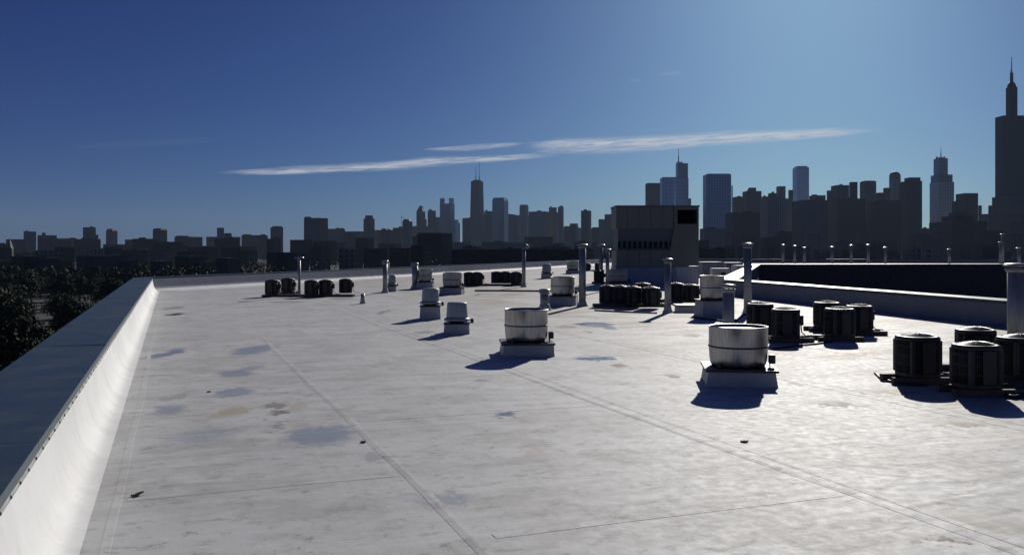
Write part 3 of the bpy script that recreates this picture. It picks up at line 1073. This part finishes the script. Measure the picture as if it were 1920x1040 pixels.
sb.box(xs, hr, -0.04, 2.5, 0.0, za)
sb.box(xs, x0, -0.04, 2.5, za + 0.001, zt)
sb.box(x1, hr, -0.04, 2.5, za + 0.001, zt)
sb.box(x0 + 0.001, x1 - 0.001, -0.04, 2.5, zb, zt)
sb.build('side_wall', M['beige'], ph)
MB().box(x0 + .002, x1 - .002, 1.0, 1.1, za + .002, zb - .002).build('opening_back', M['void'], ph)
for k in range(5):
    z = za + (zb - za) * (k + 0.5) / 5
    s = MB().box(x0 + .003, x1 - .003, 0.05, 0.30, z - 0.015, z + 0.015).build('blade', M['void'], ph)
# sloping duct that flares out at the side
dk = MB()
dk.add([(xs - 0.02, -0.05, zz(430)), (hr - 0.1, -0.05, zz(424)), (hr - 0.02, -0.05, 0.95), (xs - 0.42, -0.05, 0.95),
        (xs - 0.02, 0.0, zz(430)), (hr - 0.1, 0.0, zz(424)), (hr - 0.02, 0.0, 0.95), (xs - 0.42, 0.0, 0.95)],
       [(3, 2, 1, 0), (0, 1, 5, 4), (1, 2, 6, 5), (2, 3, 7, 6), (3, 0, 4, 7)])
dk.build('sloping_panel', M['beige'], ph)
tag(ph, 'beige panelled rooftop penthouse with louvre slots and a dark opening up high', 'penthouse')


# ------------------------------------------------------------------ loose scraps on the membrane
def scrap(px, py, s, lab, k):
    r2 = random.Random(k)
    g = at(px, py)
    mb = MB()
    n = 9
    lo, hi = [], []
    for i in range(n):
        a = 2 * math.pi * i / n
        rr = s * r2.uniform(0.5, 1.0)
        x, y = rr * math.cos(a), rr * 0.8 * math.sin(a)
        z = (max(0, 0.5 * x) if k == 1 else 0.0) + r2.uniform(0, 0.006)
        lo.append((x, y, 0.002 + z * 0.8))
        hi.append((x * 0.9, y * 0.9, 0.012 + z))
    mb.loft([lo, hi])
    o = mb.build('scrap', M['leafscrap'])
    o.location = g
    tag(o, lab, 'debris')


scrap(258, 929, 0.055, 'curled black scrap lying near the foot of the white parapet', 1)
scrap(1395, 828, 0.045, 'dark brown scrap lying past the lapped seam below the large drum fan', 2)
scrap(682, 829, 0.035, 'small dark scrap beside the first lapped seam', 3)
scrap(392, 735, 0.03, 'tiny dark crumb among the blue stains near the white parapet', 5)
scrap(330, 590, 0.16, 'flat dark patch near the far end of the white parapet', 6)  # low dark polygon over a darkened spot of membrane


# ------------------------------------------------------------------ the skyline
GRID = R(-22.0)                                 # the street grid is turned against the roof


def tower(x0, x1, yt, d, fac, label, cat='tower', dep=None, plant=True, group=None, extra=(), name='tower'):
    """a tower standing at distance d; columns and rows of the photograph give its width and height"""
    full = (x1 - x0) / FOC * d
    xm = (x0 + x1) / 2
    turn = xm < 1200
    ratio = 0.85 if dep is None else min(1.3, max(0.25, dep / full))
    cs, sn = (math.cos(GRID), math.sin(-GRID)) if turn else (1.0, 0.0)
    sc = 1.0 / (cs + ratio * sn)
    wd = full * sc
    dp = wd * ratio if turn or dep is None else dep
    if turn:
        root = empty(name, at_d(xm, d, GZ), GRID)
    else:                                       # the flank seen in perspective counts as part of the visible width
        dp = min(dp, 0.45 * full / ((x0 - 960) / FOC))
        xl, xr = (x0 - 960) / FOC * (d + dp), (x1 - 960) / FOC * d
        sc = (xr - xl) / full
        wd = xr - xl
        root = empty(name, ((xl + xr) / 2, d + dp / 2, GZ))
    h = z_of(yt, d) - GZ
    MB().box(-wd / 2, wd / 2, -dp / 2, dp / 2, -0.5, h).build('shaft', F[fac], root)

    def off(px):                                # place across the view -> place on the footprint's diagonal
        X = (px - xm) / FOC * d * sc
        return X, (X * ratio if turn else 0.0)

    def rect(a0, a1, z0, z1, nm, mat):
        x_, y_ = off((a0 + a1) / 2)
        hw = (a1 - a0) / 2 / FOC * d * sc
        hd = hw * ratio if turn else min(dp * 0.45, hw * 1.2)
        MB().box(x_ - hw, x_ + hw, y_ - hd, y_ + hd, z0, z1).build(nm, mat, root)

    if plant and wd > 14:
        for i in range(rnd.choice((1, 1, 2))):
            pw = (x1 - x0) * rnd.uniform(0.18, 0.38)
            c_ = rnd.uniform(x0 + pw / 2 + 1, x1 - pw / 2 - 1)
            rect(c_ - pw / 2, c_ + pw / 2, h + 0.01 + 0.01 * i, h + rnd.uniform(1.5, 2.8) * d / FOC, 'roof_plant', F['dark'])
    for (kind, *q) in extra:
        if kind == 'block':                      # ex0, ex1, y_bottom, y_top
            rect(q[0], q[1], z_of(q[2], d) - GZ + 0.02, z_of(q[3], d) - GZ, 'setback_block', F[fac])
        elif kind == 'mast':                     # ex, y_bottom, y_top, radius px
            X, Y = off(q[0])
            zb_, zt_ = z_of(q[1], d) - GZ, z_of(q[2], d) - GZ
            rr = q[3] / FOC * d
            MB().tube([(X, Y, zb_), (X, Y, zb_ + (zt_ - zb_) * 0.4), (X, Y, zb_ + (zt_ - zb_) * 0.42), (X, Y, zt_)], [rr, rr, rr * 0.6, rr * 0.35], 8).build('mast', F['pale'], root)
        elif kind == 'round':                    # ex0, ex1, y_bottom, y_top : drum with a domed top
            X, Y = off((q[0] + q[1]) / 2)
            rr = (q[1] - q[0]) / 2 / FOC * d
            zb_, zt_ = z_of(q[2], d) - GZ + 0.02, z_of(q[3], d) - GZ
            cap_ = min((zt_ - zb_) * 0.5, rr * 0.9)
            MB().lathe([(rr, zb_), (rr, zt_ - cap_), (rr * 0.86, zt_ - cap_ * 0.5), (rr * 0.5, zt_ - cap_ * 0.12), (rr * 0.1, zt_)], 20, X, Y).build('domed_top', F[fac], root)
        elif kind == 'taper':                    # y_bottom, y_top, share of width kept at the top
            zb_, zt_ = z_of(q[0], d) - GZ + 0.02, z_of(q[1], d) - GZ
            MB().loft([[(-wd / 2 * k_, -dp / 2 * k_, z_), (wd / 2 * k_, -dp / 2 * k_, z_), (wd / 2 * k_, dp / 2 * k_, z_), (-wd / 2 * k_, dp / 2 * k_, z_)] for k_, z_ in ((1, zb_), (q[2], zt_))]).build('tapering_top', F[fac], root)
    return tag(root, label, cat, group)


T = tower
T(46, 66, 434, 2300, 'dark', 'plain dark slab tower at the low end of the skyline next to the steeple')
T(73, 104, 441, 2000, 'stone', 'broad block with a small peaked roof block beside the plain slab near the steeple', extra=(('block', 80, 86, 441, 436),), plant=False)
T(104, 141, 447, 2100, 'brick', 'low broad block stepping down beside the peaked block')
T(157, 178, 426, 2500, 'dark', 'dark tower with a lower step on its far flank', extra=(), plant=True)
T(178.2, 184, 440, 2510, 'dark', 'narrow lower slab leaning on the stepped dark tower', plant=False)
T(200, 219, 433, 2400, 'stone', 'narrow tower with a rounded top among low trees', plant=False, extra=(('taper', 433, 429, 0.7),))
T(237, 275, 449, 1900, 'brick', 'long low block between the rounded-top tower and the blunt tower')
T(288, 312, 431, 2300, 'dark', 'blunt dark tower with slant-edged top above the bend of the parapet', plant=False, extra=(('taper', 431, 428, 0.8),))
T(330, 377, 444, 2000, 'brick', 'wide low block right of the blunt slant-edged tower')
T(390, 448, 444, 2100, 'stone', 'wide block crowned by one square turret', plant=False, extra=(('block', 408, 420, 444, 427), ('block', 420.2, 433, 444, 437)))
T(455, 500, 441, 2200, 'brick', 'wide low block beyond the turreted one')
T(508, 530, 426, 2300, 'stone', 'short tower with a low cap block before the massive twin-roofed slab', plant=False, extra=(('block', 511, 528, 426, 424),))
T(571, 614, 409, 2200, 'dark', 'massive dark slab, widest of the towers before the tapered giant', dep=40, plant=False, extra=(('block', 572, 584, 409, 406.5),))
T(615, 646, 429, 2400, 'stone', 'stepped block on the shoulder of the massive dark slab')
T(647, 668, 437, 2400, 'brick', 'low block between the stepped block and the crowned tower')
T(682, 702, 410, 2600, 'stone', 'tower with a small crown block and a sloping lower flank', plant=False, extra=(('block', 685, 699, 410, 404),))
T(702.2, 713, 431, 2620, 'stone', 'lower flank block of the crowned tower')
T(714, 736, 431, 2500, 'brick', 'low block beside the crowned tower flank')
T(737, 756, 427, 2700, 'brick', 'low block under the tower crane')
T(755, 773, 415, 3000, 'stone', 'tower with a rounded roof next to the tower crane', plant=False, extra=(('taper', 415, 411, 0.7),))
T(781, 797, 397, 3900, 'stone', 'slim tower with a pointed crown beyond the brown block', plant=False, extra=(('taper', 397, 390, 0.55), ('block', 785.5, 792.5, 390, 386)))
T(797.2, 800, 411, 3920, 'stone', 'sliver tower clinging to the pointed-crown tower', plant=False)
T(802, 817, 395, 4000, 'stone', 'square-topped slim tower between the pointed crown and the horned tower')
T(817.2, 826, 407, 4000, 'stone', 'short slab filling in beside the horned tower', plant=False)
T(825, 852, 382, 4100, 'glass', 'tower with two horns at its roof corners', plant=False, extra=(('block', 825.3, 834, 382, 372), ('block', 841.5, 851, 382, 371.5)))
T(852.2, 860, 412, 4000, 'glass', 'lower slab at the foot of the horned tower', plant=False)
T(867, 884, 410, 3900, 'stone', 'square block at the foot of the tapered giant', plant=True)
# the tapered giant with twin masts
dH = 4350
rt = empty('tower', at_d(894.5, dH, GZ), GRID)
k = dH / FOC
zt_ = z_of(340, dH) - GZ
a_, b_ = 14.6 * k * 0.768, 11.2 * k * 0.768
MB().loft([[(-a_, -a_, -1), (a_, -a_, -1), (a_, a_, -1), (-a_, a_, -1)], [(-b_, -b_, zt_), (b_, -b_, zt_), (b_, b_, zt_), (-b_, b_, zt_)]]).build('shaft', F['dark'], rt)
MB().box(-b_ * 0.7, b_ * 0.7, -b_ * 0.7, b_ * 0.7, zt_ + .02, zt_ + 2.2 * k).build('roof_plant', F['dark'], rt)
for ex, y2 in ((-2.2, 312), (4.0, 304)):
    ey = ex = ex * 0.768
    MB().tube([(ex * k, ey * k, zt_), (ex * k, ey * k, zt_ + 10 * k), (ex * k, ey * k, zt_ + 10.5 * k), (ex * k, ey * k, z_of(y2, dH) - GZ)], [1.1 * k, 0.9 * k, 0.5 * k, 0.35 * k], 8).build('mast', F['pale'], rt)
tag(rt, 'tapering dark giant tower with a pair of roof masts', 'tower')
T(908, 924, 396, 3900, 'stone', 'square block leaning against the tapered giant')
T(923, 953, 377, 4000, 'glass', 'broad tower with slant-edged roof next to the tapered giant', plant=False, extra=(('taper', 377, 371, 0.85),))
T(954, 976, 404, 3800, 'stone', 'lower block between the slant-edged tower and the capped one')
T(974, 991, 387, 4000, 'stone', 'slim tower with a flat overhanging cap', plant=False, extra=(('block', 975, 990, 387, 384),))
T(991.2, 1031, 397, 3700, 'stone', 'wide slab joined to the slim capped tower')
T(1029, 1044, 389, 3750, 'stone', 'taller slab rising beside the wide one')
T(1046, 1057, 387.5, 3760, 'stone', 'narrow end slab of the joined group')
T(1057.2, 1085, 424, 3300, 'brick', 'low block with a raised half, beside the joined slabs', plant=False, extra=(('block', 1068, 1084, 424, 419),))
T(1089, 1109, 395, 3400, 'dark', 'free-standing flat-topped tower left clear by low roofs', plant=True)
T(1110, 1124, 426, 3200, 'brick', 'lowest step of the stair-like blocks before the penthouse', plant=False)
T(1122, 1134, 411, 3250, 'stone', 'middle step of the stair-like blocks by the penthouse', plant=False)
T(1133, 1165, 402, 3300, 'stone', 'top step of the stair-like blocks by the penthouse', plant=False)
T(1160, 1215, 398, 3300, 'stone', 'block hidden behind the penthouse roof')
T(1210, 1243, 343, 2900, 'dark', 'dark slab beside the curved glass tower above the penthouse', plant=False)
# curved glass tower
dC = 2700
rt = empty('tower', at_d(1266, dC, GZ))
k = dC / FOC
pts = []
for i in range(13):
    a = -1 + 2 * i / 12
    pts.append((a * 25 * k, -8 * k * (1 - a * a)))
pts += [(25 * k, 22 * k), (-25 * k, 22 * k)]
hC = z_of(333.5, dC) - GZ
MB().loft([[(x, y, -1) for x, y in pts], [(x, y, hC) for x, y in pts]]).build('shaft', F['glass'], rt)
MB().box(-23 * k, 20 * k, -1 * k, 20 * k, hC + .02, hC + 1.4 * k).build('roof_plant', F['dark'], rt)
tag(rt, 'broad glass tower with bowed front above the penthouse', 'tower')
T(1267, 1290, 306, 3300, 'glass', 'slim glass tower with a needle spire rising behind the bowed one', plant=False, extra=(('block', 1267.2, 1279, 306, 303), ('mast', 1271, 303, 277, 1.0)))
T(1288, 1296, 372, 3000, 'glass', 'narrow low slab at the flank of the bowed glass tower', plant=False)
T(1318, 1371, 327, 2300, 'glass', 'wide flat-topped pale blue glass tower beside the penthouse', plant=False, dep=40, extra=(('block', 1322, 1370, 327, 325.5),))
T(1371.2, 1374, 348, 2310, 'glass', 'thin fin along the wide blue glass tower', plant=False)
T(1374, 1396, 369, 2500, 'brick', 'low brown block beside the wide blue glass tower')
T(1392, 1428, 358, 2800, 'stone', 'block with a stepped crown next to the wide blue glass tower', plant=False, extra=(('block', 1403, 1418, 358, 351), ('block', 1399, 1403, 358, 355)))
T(1428.2, 1442, 368, 2700, 'stone', 'low link between the stepped crown and its neighbour')
T(1440, 1456, 362, 2650, 'brick', 'small block before the square-headed tower')
T(1455.5, 1473, 349, 2900, 'stone', 'square-headed block at the foot of the tall plain tower', plant=False)
T(1478, 1487, 356, 3000, 'stone', 'narrow shoulder block of the tall plain tower', plant=False)
T(1486, 1517, 314, 3050, 'glass', 'tall plain tower with a low crest, standing clear above the row', plant=False, extra=(('block', 1489, 1514, 314, 311),))
T(1517.2, 1548, 366, 2600, 'brick', 'flat roofed block with thin rooftop canopy after the tall plain tower')
T(1550, 1562, 357, 2500, 'stone', 'first small step of the crowded block row', plant=False)
T(1558, 1592, 347, 2550, 'stone', 'broad block in the crowded row', plant=True)
T(1592.2, 1608, 341, 2450, 'brick', 'narrow block in the crowded row', plant=False)
T(1612, 1643, 340, 2600, 'stone', 'square block with flat cap in the crowded row', plant=False, extra=(('block', 1614, 1641, 340, 338.5),))
T(1642, 1660, 361, 2500, 'brick', 'dip between the flat-capped block and the round-headed tower', plant=False)
T(1656, 1669, 352, 2520, 'brick', 'step leading up to the round-headed tower', plant=False)
T(1667, 1689, 335, 2900, 'stone', 'tower with a round domed head', plant=False, extra=(('round', 1668, 1688, 335, 321),))
T(1686, 1729, 339, 2400, 'brown', 'big dark brown block ending the crowded row at the gap of sky', plant=False, extra=(('block', 1697, 1728.8, 339, 332),))
# lower fronts along the same row
T(1312, 1360, 428, 1700, 'stone', 'low front block below the wide blue glass tower')
T(1360, 1425, 398, 1900, 'brick', 'front block below the stepped crown')
T(1424, 1487, 372, 2300, 'stone', 'long front block below the square-headed block')
T(1485, 1552, 375, 2200, 'stone', 'long banded front block below the tall plain tower')
T(1548, 1622, 372, 2200, 'brick', 'long front block below the crowded row')
T(1620, 1690, 376, 2150, 'brown', 'dark front block below the round-headed tower')
T(1725, 1750, 428, 2000, 'stone', 'low block closing the bottom of the sky gap')
# stepped tower with pinnacles and spire
T(1743, 1789, 341, 2500, 'glass', 'stepped tower with corner pinnacles and a thin spire', plant=False, dep=55,
  extra=(('block', 1744.5, 1786.5, 341, 327), ('block', 1749, 1776.5, 327, 296), ('block', 1749, 1752.5, 296, 292), ('block', 1772.5, 1776.5, 296, 292), ('block', 1757, 1769, 296, 293), ('mast', 1763.5, 293, 274, 0.9)))
T(1785, 1797, 377, 2400, 'stone', 'narrow block at the foot of the stepped tower with pinnacles', plant=False)
T(1792, 1834, 362, 2350, 'dark', 'square dark block between the spired tower and the black giant', plant=False)
T(1834.2, 1841, 385, 2360, 'dark', 'low step on the square dark block', plant=False)
T(1840, 1853, 401, 2200, 'stone', 'lowest step before the black giant', plant=False)
T(1742, 1850, 415, 1500, 'brick', 'broad low block with raised middle in front of the spired tower', plant=False, extra=(('block', 1765, 1830, 415, 404), ('block', 1780, 1815, 404, 397)))
# the black giant
dS = 2240
rt = empty('tower', at_d(1920, dS, GZ))
k = dS / FOC
zz2 = lambda y: z_of(y, dS) - GZ
MB().box(-43 * k, 50 * k, 0, 40 * k, -1, zz2(402)).build('podium_shaft', F['dark'], rt)
MB().box(-39.5 * k, 48 * k, 2 * k, 38 * k, zz2(402) + .02, zz2(368)).build('lower_shaft', F['dark'], rt)
MB().box(-36.8 * k, 45 * k, 4 * k, 32 * k, zz2(368) + .02, zz2(216)).build('main_shaft', F['dark'], rt)
MB().box(-23 * k, -9.3 * k, 5 * k, 20 * k, zz2(216) + .02, zz2(162)).build('upper_shaft', F['dark'], rt)
MB().lathe([(7.6 * k, zz2(162) + .02), (7.4 * k, zz2(158)), (5.5 * k, zz2(154)), (3.5 * k, zz2(152))], 16, -16.2 * k, 12.5 * k).build('rounded_cap', F['dark'], rt)
for ex, y2, rr in ((-18.6, 128, 0.9), (-16.2, 104, 1.8), (-13.8, 132, 0.9)):
    MB().tube([(ex * k, 12.5 * k, zz2(155)), (ex * k, 12.5 * k, zz2(135)), (ex * k, 12.5 * k, zz2(134)), (ex * k, 12.5 * k, zz2(y2))], [rr * k, rr * k * .8, rr * k * .6, rr * k * .3], 8).build('mast', F['pale'], rt)
tag(rt, 'colossal black stepped tower with a narrow top and masts, tallest of the skyline', 'tower')
T(1853, 1862, 385, 2300, 'dark', 'step block against the foot of the black giant', plant=False)
T(1895, 1985, 415, 1500, 'stone', 'broad front block below the black giant')

# second line of blocks seen between the towers
for (a0, a1, y_, d_, f_, lab_) in (
        (640, 690, 434, 3000, 'stone', 'far low block behind the crowned tower'),
        (700, 742, 433, 3100, 'brick', 'far low block behind the flank of the crowned tower'),
        (738, 786, 429, 3200, 'stone', 'far low block behind the crane and the rounded roof'),
        (774, 826, 424, 4400, 'stone', 'far block between the pointed crown and the horned tower'),
        (815, 862, 418, 4500, 'stone', 'far block behind the foot of the horned tower'),
        (868, 916, 409, 4700, 'stone', 'far block behind the foot of the tapering giant'),
        (905, 968, 402, 4750, 'stone', 'far block behind the broad slant-edged tower'),
        (950, 1012, 404, 4600, 'stone', 'far block behind the slim capped tower'),
        (1005, 1057, 399, 4550, 'stone', 'far block behind the joined slabs'),
        (1050, 1094, 427, 4000, 'brick', 'far low block behind the raised half block'),
        (1100, 1136, 428, 3900, 'brick', 'far low block behind the free-standing flat tower')):
    T(a0, a1, y_, d_, f_, lab_, plant=False)

# tower crane
cr = empty('tower_crane', at_d(753, 2500, GZ))
k = 2500 / FOC
MB().box(-0.35 * k, 0.35 * k, -0.35 * k, 0.35 * k, 0, z_of(407, 2500) - GZ).build('crane_mast', F['dark'], cr)
z = z_of(407, 2500) - GZ
MB().tube([(-4 * k, 0, z + 1.8 * k), (6 * k, 0, z - 2.5 * k)], 0.4 * k, 6).build('jib', F['dark'], cr)
tag(cr, 'small tower crane with tilted jib standing behind the low blocks', 'crane')

# steeple
st = empty('church', at_d(15, 1500, GZ))
k = 1500 / FOC
MB().box(-5 * k, 5 * k, 0, 10 * k, 0, z_of(466, 1500) - GZ).build('bell_tower', F['brick'], st)
zb_, zt_ = z_of(466, 1500) - GZ, z_of(446, 1500) - GZ
MB().loft([[(-5 * k, 0, zb_ + .02), (5 * k, 0, zb_ + .02), (5 * k, 10 * k, zb_ + .02), (-5 * k, 10 * k, zb_ + .02)], [(-.3 * k, 4.7 * k, zt_), (.3 * k, 4.7 * k, zt_), (.3 * k, 5.3 * k, zt_), (-.3 * k, 5.3 * k, zt_)]]).build('spire', F['dark'], st)
MB().box(-8 * k, 8 * k, 10.01 * k, 40 * k, 0, z_of(480, 1500) - GZ).build('nave', F['brick'], st)
tag(st, 'church with a pointed dark steeple at the low end of the skyline', 'church')

# nearer rows of roofs that fill the town up to the foot of the skyline
T(784, 847, 437, 900, 'brown', 'dark brown windowless block standing in front of the horned tower', 'building', plant=False, name='town_building')
T(846, 1112, 467.5, 560, 'brown', 'very long low dark brick building with a pale roof edge', 'building', dep=30, plant=False, name='town_building')
T(62, 111, 499, 700, 'pale', 'small pale building among the trees below the plain slab tower', 'building', plant=False, name='town_building')
T(176, 272, 465, 1050, 'stone', 'long low building with a pale roof line above the trees', 'building', plant=False, name='town_building')
T(-40, 34, 688, 124, 'brick', 'low brick building with tan roof edge just past the coping, below the trees', 'building', plant=False, dep=14, name='town_building')
rr_ = random.Random(21)
# low-rise town: one building prototype per loop turn, sizes drawn at random
x = -160
while x < 2080:
    for (d0, d1, y0, y1, row) in ((1250, 1900, 446, 462, 'in the row right under the skyline'), (650, 1150, 461, 474, 'in the middle rows of the town'), (360, 600, 476, 492, 'just beyond the wooded block')):
        if d0 < 600 and x > 420:
            continue
        d = rr_.uniform(d0, d1)
        wpx = rr_.uniform(24, 60)
        px = x + rr_.uniform(-15, 15)
        yt = rr_.uniform(y0, y1)
        if px > 560:
            yt -= 3
        if px > 1300 and d0 > 1000:
            yt -= rr_.uniform(0, 14)
        fac = rr_.choice(('brick', 'stone', 'brick', 'dark', 'brown', 'dark'))
        pl_ = rr_.random() < 0.35
        lab = 'low %s building with %s roof, %s' % ({'brick': 'brick', 'stone': 'grey stone', 'dark': 'dark grey', 'brown': 'blackish brown'}[fac], 'boxy' if pl_ else 'flat', row)
        T(px, px + wpx, yt, d, fac, lab, 'building', dep=rr_.uniform(14, 30), plant=pl_, group=lab.replace('low ', 'town: '), name='town_building')
    x += 44

# ------------------------------------------------------------------ trees
tr_rnd = random.Random(5)


def crown_mesh(seed, nleaf, leaf):
    q = random.Random(seed)
    lobes = []
    for i in range(11):
        a = q.uniform(0, 6.28)
        rr = q.uniform(0.0, 3.0)
        lobes.append((rr * math.cos(a), rr * math.sin(a), q.uniform(5.5, 9.6) - rr * 0.5, q.uniform(1.5, 2.5)))
    vs_, fs = [], []
    for i in range(nleaf):
        lx, ly, lz, lr = q.choice(lobes)
        d = Vector((q.gauss(0, 1), q.gauss(0, 1), q.gauss(0, 1))).normalized()
        p = Vector((lx, ly, lz)) + d * lr * (q.random() ** 0.35)
        nrm = (d + Vector((q.gauss(0, .6), q.gauss(0, .6), q.gauss(0.3, .6)))).normalized()
        a = nrm.orthogonal().normalized()
        a.rotate(Matrix.Rotation(q.uniform(0, 6.28), 3, nrm))
        b = nrm.cross(a)
        s = leaf * q.uniform(0.6, 1.3)
        o = len(vs_)
        vs_ += [p - a * s, p - b * s * 0.6, p + a * s, p + b * s * 0.6]
        fs.append((o, o + 1, o + 2, o + 3))
    me = bpy.data.meshes.new('crown')
    me.from_pydata([v.to_tuple() for v in vs_], [], fs)
    me.materials.append(M['leaf'])
    return me


def trunk_mesh(seed):
    q = random.Random(seed)
    mb = MB()
    mb.tube([(0, 0, -0.3), (0.05, 0, 1.5), (0.1, 0.1, 3.5), (0.0, 0.15, 6.0), (0.1, 0.1, 8.0)], [0.34, 0.26, 0.21, 0.13, 0.05], 8)
    for k in range(6):
        a = k * 1.05 + q.uniform(-.3, .3)
        z0 = q.uniform(2.6, 5.0)
        L = q.uniform(2.0, 3.2)
        mb.tube([(0.05, 0.05, z0), (math.cos(a) * L * .5, math.sin(a) * L * .5, z0 + 1.4), (math.cos(a) * L, math.sin(a) * L, z0 + 2.6)], [0.11, 0.07, 0.025], 6)
    me_o = mb.build('trunk', M['bark'])
    me = me_o.data
    bpy.data.objects.remove(me_o)
    return me


CROWNS = [crown_mesh(s, 3800, 0.27) for s in (1, 2, 3, 4)]
TRUNKS = [trunk_mesh(s) for s in (1, 2)]


def tree(loc, sc, rz, v, label, group):
    root = empty('tree', loc, rz)
    root.scale = (sc * tr_rnd.uniform(.9, 1.15), sc * tr_rnd.uniform(.9, 1.15), sc)
    for nm, me in (('crown', CROWNS[v % 4]), ('trunk', TRUNKS[v % 2])):
        o = bpy.data.objects.new(nm, me)
        col.objects.link(o)
        o.parent = root
    tag(root, label, 'tree', group)


cnt = 0
spots = []
tries = 0
while cnt < 95 and tries < 6000:
    tries += 1
    d = 95 + 420 * tr_rnd.random() ** 1.5
    px = tr_rnd.uniform(-160, 330)
    p = at_d(px, d, GZ)
    # keep clear of the building and of other trees
    lat = p.xy.dot(N.xy)
    if lat > -16 and p.y < 140:
        continue
    if p.x < -66 and 118 < p.y < 145 and px < 70:
        continue
    if any((p - q).length < 6.3 for q in spots):
        continue
    spots.append(p)
    ts = tr_rnd.uniform(0.85, 1.35)
    lab = '%s dark green tree in the wooded block below the long coping' % ('tall' if ts > 1.18 else 'middling' if ts > 1.02 else 'small')
    tree(p, ts, tr_rnd.uniform(0, 6.28), cnt, lab, lab.replace(' tree', ' trees'))
    cnt += 1

# far-off woods: one mass of leaf clumps between the town's roofs
q = random.Random(9)
vs_, fs = [], []
for i in range(16000):
    d = 420 + 1500 * q.random() ** 1.6
    px = q.uniform(-150, 2050) if d > 700 else q.uniform(-150, 520)
    p = at_d(px, d, 0)
    cz = GZ + q.uniform(4, 12.5)
    for k in range(3):
        c = Vector((p.x + q.gauss(0, 1.6), p.y + q.gauss(0, 1.6), cz + q.gauss(0, 1.0)))
        n_ = Vector((q.gauss(0, 1), q.gauss(0, 1), q.gauss(.4, 1))).normalized()
        a = n_.orthogonal().normalized() * q.uniform(0.45, 0.9)
        b = n_.cross(a)
        o = len(vs_)
        vs_ += [(c - a).to_tuple(), (c - b * .7).to_tuple(), (c + a).to_tuple(), (c + b * .7).to_tuple()]
        fs.append((o, o + 1, o + 2, o + 3))
me = bpy.data.meshes.new('distant_woods')
me.from_pydata(vs_, [], fs)
me.materials.append(M['leaf'])
o = bpy.data.objects.new('distant_woods', me)
col.objects.link(o)
tag(o, 'dark far-off treetops filling the gaps between low town roofs', 'woods', kind='stuff')

# ------------------------------------------------------------------ haze
hz = MB().box(-GR - 100, GR + 100, -2100, GR + 100, GZ - 2, 640)
hm = bpy.data.materials.new('haze')
hm.use_nodes = True
ht = hm.node_tree
ht.nodes.clear()
pv = ht.nodes.new('ShaderNodeVolumePrincipled')
pv.inputs['Color'].default_value = (0.56, 0.75, 1.0, 1)
pv.inputs['Density'].default_value = HAZE
pv.inputs['Anisotropy'].default_value = 0.0
ou = ht.nodes.new('ShaderNodeOutputMaterial')
ht.links.new(pv.outputs[0], ou.inputs['Volume'])
tag(hz.build('haze', hm), 'thin pale haze hanging over the town', 'haze', kind='stuff')
